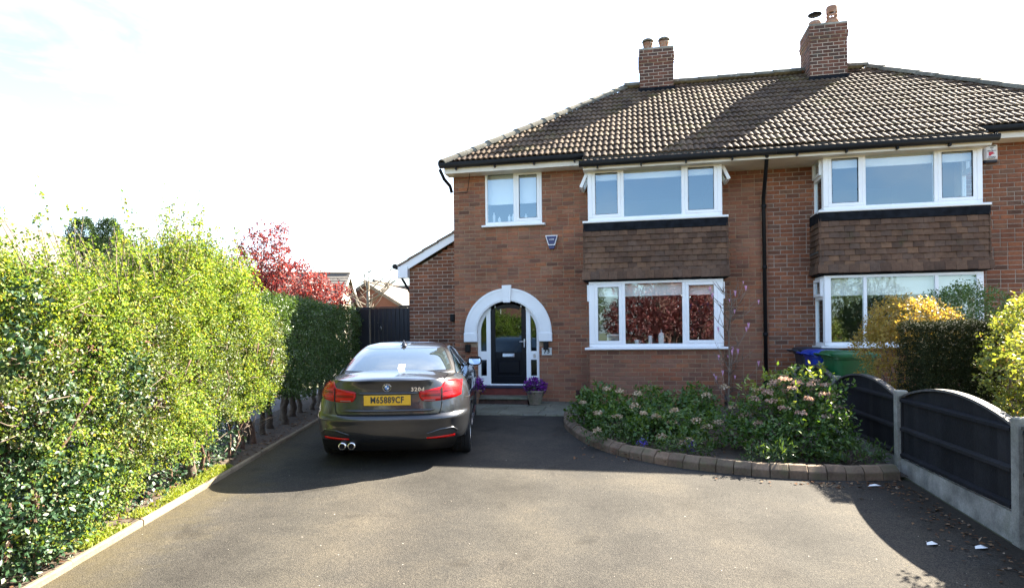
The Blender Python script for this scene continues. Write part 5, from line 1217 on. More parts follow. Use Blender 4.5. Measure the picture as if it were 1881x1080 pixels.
def trunk(parent, x, y, z1, r_=.05, lean=.1, forks=3, mat=BARK):
    m = MB(); z0 = gz(y)-.03; top = Vector((x+random.uniform(-lean,lean), y+random.uniform(-lean,lean), z0+(z1-z0)*.55))
    pts = wobbly((x,y,z0), top, 5, .025); m.tube(pts, [r_*1.25, r_, r_*.9, r_*.85, r_*.8, r_*.75], 8)
    branchy(m, top, [(top.x+random.uniform(-.3,.3), top.y+random.uniform(-.35,.35), z1+random.uniform(0,.5)) for _ in range(forks)], r_*.6, .012, .05)
    m.build('trunk', mat, parent)
for y in np.arange(8.1, 13.7, .42):
    yy = y+random.uniform(-.1,.1); trunk(HG, kerb_x(yy)-.62+random.uniform(-.08,.08), yy, 1.2, random.uniform(.04,.075), .08, 4)
HW = root('hawthorn_hedge', (kerb_x(6)-.7, 6, gz(6)), 'tall overgrown sunlit hedge with fresh yellow-green leaves and long shoots', 'hedge')
htop = lambda y: 2.26 + .44*np.exp(-((y-6.2)/.9)**2) + .05*np.sin(y*2.1) + .06*np.sin(y*5.3+1) - .05*np.clip(y-7.6, 0, 1.2)
hbot = lambda y: .03*y + np.interp(y, [2, 4.3, 5.0, 6, 8.6], [.08, .10, .26, .48, .60]) + .08*np.sin(y*4)
P, O = hedge_pts(19000, 2.2, 8.5, htop, hbot, -.10, 1.05, 7., .11, .10, .10, .22)
k = (fnoise(P, 5.0, 9) > -.55 + .3*rng.normal(size=len(P))) & ~((P[:,1] < 4.2) & (P[:,2] < 1.15 - .5*np.clip(P[:,1]-3.4,0,1)) & (rng.random(len(P)) < .75)); P, O = P[k], O[k]
kd = fnoise(P, 1.5, 31) + .25*rng.normal(size=len(P)) < -.22
foliage('foliage', HW, P[~kd], O[~kd], 11, .11, .028, L_HAW, .6, .95, .7, .6, .022)
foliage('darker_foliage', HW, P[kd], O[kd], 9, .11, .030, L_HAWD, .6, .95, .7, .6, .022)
kt = rng.random(len(P)) < .12; foliage('withered_leaves', HW, P[kt]-O[kt]*.08, O[kt], 4, .12, .026, L_DEAD, .3, 1., .5, .6, .03)
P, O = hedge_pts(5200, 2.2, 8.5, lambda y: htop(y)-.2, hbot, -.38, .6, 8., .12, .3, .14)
foliage('inner_foliage', HW, P, O, 8, .12, .042, L_HAWD, .4, 1., .65, .5, .03)  # inner leaves get a darker colour, painting in shade for depth
# bulge of young growth spilling over the shoulder near the shadow line
P, O = ellipsoid_pts(1500, (kerb_x(6.6)-.5, 6.6, 2.35), (.5,.95,.55), 4., .3, 1.6, .3); foliage('crown_growth', HW, P, O, 10, .16, .036, L_HAW, .8, .9, .7, .5, .025)
# long whippy shoots, thickest where the hedge stands highest
m = MB(); SC = []; SO = []; rs = random.Random(21)
for i in range(230):
    if i < 165: y = rs.gauss(5.9, .95)
    else: y = rs.uniform(2.5, 7.9)
    y = min(max(y, 2.4), 8.0); x = kerb_x(y) - rs.uniform(.12,.9); z = float(htop(np.array([y]))[0]) - .2
    ln = rs.uniform(.3,.7) if i < 190 else rs.uniform(.6,1.15)
    if y > 7.3: ln *= .5
    lean = Vector((rs.uniform(-.25,.45), (y-6.3)*.32+rs.uniform(-.25,.25), 1)).normalized()
    p0 = Vector((x,y,z)); p1 = p0+lean*ln; md = p0.lerp(p1,.5)+Vector((rs.uniform(-.03,.03),rs.uniform(-.03,.03),0)); m.tube([p0,md,p1], [.006,.0045,.002], 4)
    for k_ in range(int(ln*(34 if i < 190 else 16))):
        t = rs.random()**.8; q = p0.lerp(md, t*2) if t < .5 else md.lerp(p1, t*2-1); SC.append(q); SO.append((rs.uniform(-1,1),rs.uniform(-1,1),.4))
tag(m.build('shoots', TWIG, HW), kind='stuff')
foliage('shoot_leaves', HW, np.array(SC), unit(np.array(SO)), 4, .035, .030, L_HAW, .4, .9, .7, .4, .012)
# bare twigs showing on the face
m = MB()
for i in range(420):
    y = random.uniform(2.6,8.2); z = random.uniform(.4,2.3); x = kerb_x(y)-random.uniform(.10,.34); d_ = Vector((random.uniform(-.1,.35), random.uniform(-.5,.5), random.uniform(-.15,.4)))*random.uniform(.25,.6)
    m.tube([(x,y,z),tuple(Vector((x,y,z))+d_*.5+Vector((random.uniform(-.02,.02),)*3)),tuple(Vector((x,y,z))+d_)], [.005,.004,.002], 4)
tag(m.build('twigs', TWIG, HW), kind='stuff')
for y in np.arange(2.5, 8.3, .21):
    yy = y+random.uniform(-.09,.09); trunk(HW, kerb_x(yy)-.46+random.uniform(-.16,.10), yy, random.uniform(.9,1.4), random.choice((.016,.02,.024,.03,.042)), .16, 4, BARKR)
for y in (5.05, 6.3): trunk(HW, kerb_x(y)-.40, y, 1.3, .07, .1, 5)
# ivy climbing the stems
n = 900; y = rng.uniform(4.3,7.6,n); P = np.stack([-3.28-.222*y-.42+rng.normal(0,.07,n), y, .03*y+rng.uniform(.02,.6,n)],1); foliage('ivy', HW, P, np.tile(np.array([1.,0,.2]),(n,1)), 3, .05, .045, L_HOLLY, .1, .9, .8, .9, .03)
# holly grown through the near end
HB = root('holly_bush', (kerb_x(3.4)-.5, 3.4, gz(3.4)), 'dark glossy holly growing through the near end of the hedge', 'bush')
for (c, r_, n) in (((kerb_x(3.35)-.38,3.35,1.95),(.34,.45,.36),520), ((kerb_x(3.75)-.36,3.8,1.30),(.30,.42,.4),420), ((kerb_x(2.9)-.30,2.9,.75),(.38,.55,.5),1000), ((kerb_x(3.6)-.30,3.55,.55),(.36,.6,.42),1000), ((kerb_x(4.4)-.28,4.35,.62),(.26,.35,.35),450), ((kerb_x(4.0)-.3,4.6,1.45),(.24,.3,.4),260)):
    P, O = ellipsoid_pts(n, c, r_, c[1], .3, 2.2, .28, .14); foliage('foliage', HB, P, O, 6, .07, .044, L_HOLLY, .3, .9, .6, .8, .02)
for (x, y) in ((-4.5,3.3),(-4.55,3.7),(-4.6,4.2)): trunk(HB, x, y, 1.2, .035, .08, 4)
# moss, weeds and dead leaves on the strip
n = 5200; y = rng.uniform(4.2, 6.9, n); x = kerb_x(0)-.222*y - .07 - np.abs(rng.normal(0,.17,n)); k = (fnoise(np.stack([x,y,y*0],1), 2.2, 2) > -.2); x, y = x[k], y[k]; C = np.stack([x, y, .03*y+.012], 1)
T = unit(np.array([0,0,.7]) + rng.normal(size=(len(x),3))*.6); me = leaf_mesh('weeds', C, T, rnd_dir(len(x)), rng.uniform(.02,.06,len(x)), rng.uniform(.008,.018,len(x)), L_MOSS)
tag(link('weeds', me), 'bright mossy grass and low weeds along the hedge foot', 'grass', kind='stuff')
def litter(n, xf, yf, zoff, size, name, label, mats=L_DEAD):
    x, y = xf(n), yf(n); 
    if callable(x): x = x(y)
    C = np.stack([x, y, np.array([gz(v) for v in y])+zoff+rng.uniform(0,.012,n)], 1); T = unit(np.concatenate([rng.normal(size=(n,2)), rng.normal(0,.12,(n,1))],1)); N_ = unit(np.array([0,0,1])+rng.normal(size=(n,3))*.3)
    Ln = size*rng.uniform(.5,1.3,n); me = leaf_mesh(name, C, T, N_, Ln, Ln*.55, mats); tag(link(name, me), label, 'leaves', kind='stuff')
litter(900, lambda n: (lambda y: -3.28-.222*y-.06-np.abs(rng.normal(0,.3,n))), lambda n: rng.uniform(2.4,13,n), .012, .05, 'dead_leaves', 'brown dead leaves lying under the hedge')
litter(230, lambda n: 2.70-np.abs(rng.normal(0,.20,n)), lambda n: rng.uniform(4.5,7.3,n), .004, .042, 'dead_leaves', 'dead leaves blown against the fence foot')
litter(90, lambda n: 2.65-np.abs(rng.normal(0,.7,n)), lambda n: 7.12-np.abs(rng.normal(0,.12,n)), .004, .05, 'dead_leaves', 'dead leaves along the block kerb')
litter(420, lambda n: rng.uniform(-.8,2.7,n), lambda n: rng.uniform(7.6,9.4,n), .04, .05, 'dead_leaves', 'dead leaves on the soil of the flower bed')
litter(240, lambda n: rng.uniform(-4.2,2.5,n), lambda n: rng.uniform(1.8,9.5,n), .003, .014, 'drive_debris', 'small pale petals and grit scattered over the drive', leafmat('petal_grit', [(0,(.3,.27,.22)),(.6,(.5,.47,.42)),(1,(.1,.06,.04))], .8, .1, .1))
# ---- flower bed
def shrub(name, label, cat, base, blobs, leaf, mat, per=8, length=.1, group=None, tips=8, stem=TWIG, upb=.6, wr=.6, r0=.012, jitter=.02, spread=.9, zmin=None, hole=0., nz=.22, depth_=.28):
    r_ = root(name, base, label, cat, group)
    for i, (c, rad, n) in enumerate(blobs):
        P, O = ellipsoid_pts(n, c, rad, c[0]*3.1+c[1], nz, 1.8, depth_, zmin if zmin is not None else base[2]+.04, hole); foliage('foliage', r_, P, O, per, length, leaf, mat, upb, spread, wr, .6, jitter)
    m = MB(); bl = blobs
    branchy(m, base, [tuple(np.array(bl[k % len(bl)][0]) + np.array(bl[k % len(bl)][1])*np.array([random.uniform(-.7,.7),random.uniform(-.7,.7),random.uniform(0,.7)])) for k in range(tips)], r0, .003, .03)
    m.build('stems', stem, r_); return r_
def blooms(parent, pts, mat, size=.07, n=46, flat=.6):
    for p in pts:
        d = rnd_dir(n); d[:,2] = np.abs(d[:,2]); C = np.array(p) + d*np.array([size,size,size*flat])*rng.uniform(.6,1,(n,1))*random.uniform(.8,1.15); T = unit(rnd_dir(n)+d*.3); Ln = rng.uniform(.022,.036,n)
        link('dried_flower_head', leaf_mesh('dried_flower_head', C, T, d, Ln, Ln*.85, mat), parent)
zb = .29
h1 = shrub('hydrangea_bush', 'leafy green hydrangea at the curved end of the bed below the bay', 'shrub', (-.45,9.6,zb), [((-.55,9.75,.62),(.34,.48,.32),250), ((-.30,9.2,.50),(.38,.46,.27),240), ((-.75,9.9,.5),(.28,.4,.26),160)], .062, L_HYD, 7, .12, tips=14)
blooms(h1, [(x, y-.14, z+.05) for x, y, z in [(-.82,9.5,.72),(-.25,9.0,.93),(-.02,9.0,.90),(-.55,8.75,.66),(-.28,8.72,.62),(-.55,8.6,.45),(-.05,8.8,.75),(-.45,9.2,.95)]], L_DRY, .066)
h2 = shrub('hydrangea_bush', 'low green hydrangea with brown dried heads in the middle of the bed', 'shrub', (.45,9.2,zb), [((.15,9.55,.66),(.32,.42,.30),210), ((.55,9.25,.56),(.42,.46,.30),270), ((.85,9.6,.68),(.28,.4,.30),180), ((.35,8.6,.46),(.5,.4,.24),260)], .062, L_HYD, 7, .12, tips=16)
blooms(h2, [(x, y-.14, z+.05) for x, y, z in [(.22,8.45,.66),(.42,8.55,.58),(.45,8.5,.74),(.72,8.4,.62),(.85,8.45,.54),(.28,8.2,.45),(.52,8.15,.38),(.60,8.15,.42),(1.15,9.0,1.0),(.98,8.5,.60),(1.2,8.6,.78),(1.3,8.55,.66),(.05,8.5,.7),(.9,8.9,.9)]], L_DRY, .066)
h3 = shrub('hydrangea_bush', 'tall sunlit hydrangea with many dried pinkish heads against the fence', 'shrub', (1.85,8.5,zb-.02), [((1.95,8.6,.92),(.34,.36,.32),190), ((1.5,8.4,.78),(.32,.34,.26),150), ((2.3,8.45,.80),(.26,.34,.32),150), ((1.75,8.0,.5),(.6,.3,.2),220), ((1.15,8.55,.52),(.34,.36,.20),150), ((2.1,8.1,.62),(.4,.3,.24),170)], .056, L_HYD, 7, .14, tips=34, hole=.25, nz=.35, depth_=.35)
P, O = ellipsoid_pts(120, (1.9,8.5,1.0), (.52,.42,.30), 3., .4, 1.8, .2, .85); foliage('young_leaves', h3, P, O, 7, .10, .058, L_HYDY, 1.0, .7, .5, .4, .012)
blooms(h3, [(1.88+.62*math.cos(a)*q, 8.42+.40*math.sin(a)*q - .10, 1.24-.50*q*q+random.uniform(-.12,.10)) for a, q in [(k*2.4, math.sqrt((k+.5)/38)) for k in range(38)]], L_DRYP, .062, 44, .4)
# low foliage plants and bluebells along the kerb
for i, (x, y, lab) in enumerate(((-.35,8.55,'low dark green plant at the tight bend of the block kerb'), (.5,7.95,'low grassy green plant behind the block kerb'), (1.5,7.62,'low dark green plant at the foot of the tall hydrangea'), (2.35,7.75,'low weedy green plant beside the concrete fence post'))):
    shrub('bed_plant', lab, 'plant', (x,y,zb-.03), [((x,y,.36),(.36,.22,.13),150)], .07, L_PRIV, 5, .1, tips=5, upb=1.2, wr=.25)
for i, (x, y) in enumerate(((.05,8.12),(.62,7.92))):
    B_ = root('bluebell', (x,y,.27), ('bluebell flowering just behind the block kerb, nearer the bend' if i == 0 else 'bluebell flowering just behind the block kerb, nearer the middle'), 'flower', 'bluebells'); m = MB()
    for k in range(4): m.tube([(x,y,.26),(x+random.uniform(-.05,.05),y+random.uniform(-.05,.05),.36),(x+random.uniform(-.09,.09),y+random.uniform(-.06,.06),.42)], [.004,.003,.002], 4)
    m.build('stems', MATS['twig'], B_); P = np.array([x,y,.42]) + rng.normal(size=(60,3))*np.array([.035,.03,.035]); link('petals', leaf_mesh('petals', P, rnd_dir(60), rnd_dir(60), np.full(60,.022), np.full(60,.014), L_BLUE), B_)
# magnolia sapling with pink buds
MG = root('magnolia_sapling', (1.36,10.1,.31), 'bare young magnolia with pink buds growing in front of the bay', 'tree'); m = MB()
tr_pts = [Vector((1.36,10.1,.28)),Vector((1.36,10.1,.8)),Vector((1.38,10.12,1.3)),Vector((1.38,10.15,1.8)),Vector((1.42,10.1,2.2)),Vector((1.40,10.1,2.45))]; m.tube(tr_pts, [.022,.018,.014,.011,.008,.004], 7); m.build('trunk', TWIG, MG)
bud = []; m = MB(); rr_ = random.Random(5)
for i in range(40):
    t = rr_.uniform(.08,.95)*4.99; k = int(t); b = tr_pts[k].lerp(tr_pts[k+1], t-k); a = rr_.uniform(0,6.28); ln = rr_.uniform(.25,.68)*(1-.35*t/5)
    d_ = Vector((math.cos(a), math.sin(a)*.6, rr_.uniform(.5,1.2))).normalized()*ln; e = b+d_; md = b.lerp(e,.5)+Vector((0,0,-.05)); m.tube([b, md, e], [.006,.0045,.0025], 5)
    e2 = md + Vector((rr_.uniform(-.2,.2), rr_.uniform(-.15,.15), rr_.uniform(.08,.25))); m.tube([md, e2], [.005,.002], 4)
    bud.append(e); 
    if i % 3 == 0: bud.append(e2)
m.build('branches', TWIG, MG)
for i, e in enumerate(bud[:24]):
    n = 7; d = unit(np.stack([np.cos(np.arange(n)*.9),np.sin(np.arange(n)*.9),np.full(n,5.)],1)); s_ = rr_.choice((.05,.07,.09,.10)); C = np.array(e) + d*np.array([.012,.012,0])
    link('bud', leaf_mesh('bud', C, d, unit(d*np.array([1,1,0])+1e-3), np.full(n,s_), np.full(n,s_*.24), L_MAG, -.2), MG)
# potted purple flowers
def pot(name, label, x, y, mat, s=1.):
    z = gz(y)+.014; r_ = root(name, (x,y,z), label, 'plant pot', 'flower pots at the front door'); MB().lathe([(0,0),(.11*s,0),(.115*s,.01),(.165*s,.235*s),(.172*s,.24*s),(.185*s,.245*s),(.187*s,.275*s),(.178*s,.28*s),(.165*s,.275*s),(.155*s,.24*s),(0,.235*s)], 28, (x,y,z)).build('pot', mat, r_)
    zt = z+.26*s; P, O = ellipsoid_pts(120, (x,y,zt+.06), (.17*s,.15*s,.12*s), x, .15, 3, .2, zt-.02); foliage('foliage', r_, P, O, 5, .05, .04, L_PRIV, .4)
    P, O = ellipsoid_pts(170, (x,y,zt+.09), (.21*s,.18*s,.145*s), x+1, .25, 3, .14, zt-.06); foliage('flowers', r_, P, O, 6, .03, .04, L_PURP, .3, 1., .95, .9, .016)
pot('flower_pot', 'weathered pot of purple flowers right of the front step', -2.03, 12.40, TERRA_G, 1.02)
pot('flower_pot', 'terracotta pot of purple flowers left of the step, half hidden by the car', -3.33, 12.42, TERRA, 1.05)
# ---- next-door garden
g_ = gz(9)
shrub('clipped_bush', 'block-shaped dark clipped yew behind the near fence panels', 'bush', (3.70,8.35,g_), [((3.70,8.35,1.0),(.2,.2,.3),40)], .03, L_YEW, 6, .06, tips=6, r0=.04)
CB = bpy.data.objects['clipped_bush']
n = 15000; x = rng.uniform(-1,1,n); y = rng.uniform(-1,1,n); z = rng.uniform(-1,1,n); f_ = rng.choice(4, n, p=[.42,.2,.2,.18]); fr = 1-np.abs(rng.normal(0,.05,n))
Q = np.stack([np.where(f_==1,-fr,np.where(f_==2,fr,x)), np.where(f_==0,-fr,y), np.where(f_==3,fr,z)],1); O = np.zeros((n,3)); O[f_==0,1] = -1; O[f_==1,0] = -1; O[f_==2,0] = 1; O[f_==3,2] = 1
P = Q*np.array([.42,.40,.80]) + np.array([3.68,8.4,1.05]); P += O*(fnoise(P,3.,2)*.035)[:,None]; O = unit(O+.3*unit(Q))
foliage('yew_foliage', CB, P, O, 5, .05, .03, L_YEW, .3, .9, .28, .6, .014)
n = 1500; Q = rng.uniform(-.85,.85,(n,3)); foliage('inner_foliage', CB, Q*np.array([.42,.40,.80])+np.array([3.68,8.4,1.02]), rnd_dir(n), 6, .1, .05, L_YEW, .2)
shrub('acer_bush', 'golden orange leaved maple bush in front of the right ground bay', 'bush', (3.6,9.4,gz(9.4)), [((3.62,9.4,1.90),(.55,.48,.36),760), ((3.28,9.3,1.62),(.36,.4,.32),360), ((3.95,9.4,1.72),(.36,.4,.32),320), ((3.25,9.3,1.12),(.34,.3,.2),110), ((3.2,9.25,.85),(.26,.28,.18),70)], .045, L_ACER, 8, .09, tips=22, wr=.4, hole=.15, r0=.022, spread=1.1, upb=.1)
shrub('round_bush', 'rounded dark green shrub against the brick wall of the right house', 'bush', (4.75,10.5,gz(10.5)), [((4.75,10.5,1.92),(.58,.5,.60),1200), ((4.8,10.5,1.2),(.5,.45,.6),350)], .045, L_GRN, 8, .10, tips=12, wr=.4, r0=.03)
shrub('golden_shrub', 'bright yellow-green shrub at the right edge behind the fence', 'bush', (4.25,7.6,gz(7.6)), [((4.25,7.6,1.72),(.52,.55,.52),760), ((3.95,7.45,1.35),(.36,.42,.30),260), ((4.3,7.5,1.05),(.46,.42,.3),240), ((3.85,7.3,1.0),(.26,.3,.12),70), ((4.7,7.6,1.5),(.5,.6,.6),420), ((3.35,5.75,1.62),(.34,.5,.24),150), ((3.8,6.6,1.55),(.4,.5,.28),160)], .042, L_YEL, 9, .10, tips=26, wr=.6, hole=.2, r0=.02)
# ---- trees beyond the hedge
shrub('red_leaved_tree', 'red leaved tree rising behind the clipped hedge', 'tree', (-8.2,12.6,.37), [((-7.95,12.2,3.30),(.58,.6,.68),430), ((-7.5,12.6,2.85),(.82,.8,.5),680), ((-6.95,12.9,2.62),(.7,.6,.30),430), ((-8.4,12.4,2.9),(.6,.6,.8),420), ((-7.7,12.2,3.85),(.36,.4,.40),90)], .062, L_RED, 7, .16, tips=26, wr=.6, r0=.05, stem=BARK, hole=.18, upb=.5)
for i, (x, y, lab) in enumerate(((-14.55,14.2,'left one of two dark columnar conifers beyond the hedge'), (-13.72,14.2,'right one of two dark columnar conifers beyond the hedge'))):
    r_ = root('conifer_tree', (x,y,.4), lab, 'tree', 'columnar conifers beyond the hedge'); hh = 4.95-i*.08
    n = 3200; z = rng.uniform(1.6,hh,n); a = rng.uniform(0,6.28,n); rad = .30*np.clip((hh+.05-z)/.55,0,1)**.5*(1+.22*np.sin(a*3+z*3.1)+.12*np.sin(a*7+z*9)); P = np.stack([x+rad*np.cos(a), y+rad*np.sin(a), z],1); O = unit(np.stack([np.cos(a),np.sin(a),np.full(n,.9)],1))
    foliage('crown', r_, P, O, 7, .13, .06, L_CON, 1.4, .5, .35, .5, .025); MB().tube([(x,y,.3),(x,y,2.5),(x,y,hh-.4)], [.09,.07,.02], 8).build('trunk', BARK, r_)
BT = root('bare_tree', (-9.0,20.0,.48), 'pale bare-branched small tree in front of the distant cream gable', 'tree'); m = MB(); rr_ = random.Random(3)
m.tube([(-9.0,20,.4),(-9.0,20,2.4),(-9.02,20,3.6)], [.09,.07,.05], 7); m.build('trunk', simple('pale_bark', (.20,.17,.13), .8, noise_amt=.3, noise_scale=12), BT); m = MB()
for i in range(16):
    b = Vector((-9.0,20,rr_.uniform(1.9,3.5))); e = b+Vector((rr_.uniform(-1.1,1.3), rr_.uniform(-.6,.6), rr_.uniform(.3,1.2))); md = b.lerp(e,.5)+Vector((0,0,-.12)); m.tube([b,md,e], [.022,.014,.006], 5)
    for k in range(3): e2 = md.lerp(e,rr_.random())+Vector((rr_.uniform(-.4,.4),rr_.uniform(-.3,.3),rr_.uniform(.1,.5))); m.tube([md.lerp(e,.3),e2], [.012,.004], 4)
m.build('branches', MATS['pale_bark'], BT)
# ------------------------------------------------------------------ fence, bins, far houses, litter
FX = 2.86
FN = root('garden_fence', (FX, 8.8, .2), 'black arched panel fence on concrete posts dividing the two front gardens', 'fence')
posts = [3.15, 5.43, 7.68, 9.97, 12.3]
for y in posts:
    m = MB(); zb_ = gz(y)-.1; zt = 1.14; x0, x1, y0, y1 = FX-.055, FX+.055, y-.05, y+.05; c = .012
    m.add([(x0,y0,zb_),(x1,y0,zb_),(x1,y1,zb_),(x0,y1,zb_),(x0,y0,zt-c),(x1,y0,zt-c),(x1,y1,zt-c),(x0,y1,zt-c),(x0+c,y0+c,zt),(x1-c,y0+c,zt),(x1-c,y1-c,zt),(x0+c,y1-c,zt)], [(0,1,5,4),(1,2,6,5),(2,3,7,6),(3,0,4,7),(4,5,9,8),(5,6,10,9),(6,7,11,10),(7,4,8,11),(8,9,10,11)])
    m.build('post', CONC, FN)
bays_ = list(zip(posts[:-1], posts[1:]))
for (ya, yb) in bays_ + [(12.35, 12.9)]:
    a, b = ya+.052, yb-.052; gt = .395
    m = MB(); m.box(FX-.025, FX+.025, a, b, min(gz(a),gz(b))-.1, gt-.003); m.build('gravel_board', CONC, FN)
    pn = empty('panel', (0,0,0), parent=FN); pn.matrix_parent_inverse = Matrix.Translation(-FN.location)
    for y0 in (a, b-.035): MB().box(FX-.022, FX+.022, y0, y0+.035, gt, 1.05).build('stile', FENCEP, pn)
    def at_(y): t = (y-a)/(b-a)*2-1; return 1.055 + .165*(1-t*t) if b-a > 1 else 1.055+.03
    nb = max(2, int((b-a-.07)/.118)); wd = (b-a-.07)/nb
    for k in range(nb):
        y0, y1 = a+.035+k*wd, a+.035+(k+1)*wd; j = random.uniform(-.002,.002)
        m = MB(); m.add([(FX+.001+j,y0+.002,gt+.004),(FX+.018,y0+.002,gt+.004),(FX+.018,y1-.002,gt+.004),(FX-.006+j,y1-.002,gt+.004),(FX+.001+j,y0+.002,at_(y0)),(FX+.018,y0+.002,at_(y0)),(FX+.018,y1-.002,at_(y1)),(FX-.006+j,y1-.002,at_(y1))],
            [(3,2,1,0),(4,5,6,7),(0,1,5,4),(1,2,6,5),(2,3,7,6),(3,0,4,7)]); m.build('board', FENCEP, pn)
    for z in (gt+.02, .70, 1.015):
        m = MB(); m.add([(FX-.008,a+.036,z),(FX-.046,a+.036,z+.006),(FX-.046,a+.036,z+.034),(FX-.008,a+.036,z+.052),(FX-.008,b-.036,z),(FX-.046,b-.036,z+.006),(FX-.046,b-.036,z+.034),(FX-.008,b-.036,z+.052)], [(0,1,2,3),(7,6,5,4),(0,4,5,1),(1,5,6,2),(2,6,7,3),(3,7,4,0)]); m.build('rail', FENCEP, pn)
    m = MB(); n = 18; rows_ = []
    for k in range(n+1):
        y = a+(b-a)*k/n; z = at_(y)+.004; rows_.append([(FX-.036,y,z-.006),(FX-.036,y,z+.016),(FX+.036,y,z+.016),(FX+.036,y,z-.006)])
    m.grid(rows_, False); m.build('capping', FENCEC, pn)
def bin_(x, y, rz, body, lidc, label, h=1.06):
    B = empty('wheelie_bin', (x, y, gz(y)), rz); tag(B, label, 'wheelie bin', 'wheelie bins behind the fence')
    m = MB(); rows_ = []
    for z, wx, wy, off in ((.10,.22,.24,.02),(.5,.25,.28,.0),(.9,.275,.33,-.02),(.955,.28,.335,-.02),(.96,.30,.36,-.02),(1.0,.30,.36,-.02)):
        r_ = []
        for k in range(25):
            t = 2*math.pi*k/24; cx, cy = math.cos(t), math.sin(t); e = .35
            r_.append((wx*math.copysign(abs(cx)**e,cx), wy*math.copysign(abs(cy)**e,cy)+off, z*h/1.06))
        rows_.append(r_)
    m.grid(rows_, True); m.build('bin_body', body, B, sharp=35)
    m = MB(); rows_ = []
    for z, s_ in ((.98,1.03),(1.02,1.04),(1.05,.98),(1.075,.80),(1.082,.4),(1.083,0.01)):
        r_ = []
        for k in range(25):
            t = 2*math.pi*k/24; cx, cy = math.cos(t), math.sin(t); e = .35
            r_.append((.31*s_*math.copysign(abs(cx)**e,cx), .375*s_*math.copysign(abs(cy)**e,cy)-.02, z*h/1.06+.02*(cy*s_)))
        rows_.append(r_)
    m.grid(rows_, True); m.build('lid', lidc, B, sharp=35)
    m = MB(); m.tube([(-.24,.36,1.0*h/1.06),(-.24,.43,1.03*h/1.06),(.24,.43,1.03*h/1.06),(.24,.36,1.0*h/1.06)], .016, 6); m.build('handle', lidc, B)
    for s in (-1, 1):
        w_ = MB().lathe([(0,-.02),(.09,-.025),(.10,-.015),(.10,.015),(.09,.025),(0,.02)], 18).build('wheel', BLACKP, B); w_.location = (s*.25, .27, .10); w_.rotation_euler = (0, math.pi/2, 0)
grn = simple('bin_green', (.014,.11,.035), .42, noise_amt=.25, noise_scale=6); blu = simple('bin_blue', (.006,.035,.30), .42, noise_amt=.2); gry = simple('bin_grey', (.02,.025,.035), .45, noise_amt=.2)
bin_(3.30, 10.9, R(98), grn, grn, 'green wheelie bin nearest the golden maple bush', 1.13)
bin_(3.20, 11.65, R(95), blu, blu, 'blue wheelie bin peeping out between the green bin and the fence', 1.10)
bin_(3.22, 12.45, R(95), gry, gry, 'dark grey wheelie bin nearest the house wall', 1.10)
# scraps on the drive
for (x, y, s_, lab) in ((2.36,7.02,.07,'scrap of white paper lying by the concrete post'), (2.20,5.35,.045,'torn white scrap on the shaded tarmac'), (2.52,5.32,.05,'pale pink scrap of paper on the shaded tarmac near the fence')):
    m = MB(); z = gz(y)+.006; m.add([(x-s_,y-.02,z),(x+s_*.2,y-.035,z+.012),(x+s_,y+.01,z+.002),(x+s_*.3,y+.04,z+.014),(x-s_*.6,y+.03,z+.004),(x,y,z+.02)], [(0,1,5),(1,2,5),(2,3,5),(3,4,5),(4,0,5)]); tag(m.build('paper_scrap', MATS['paper']), lab, 'paper scrap')
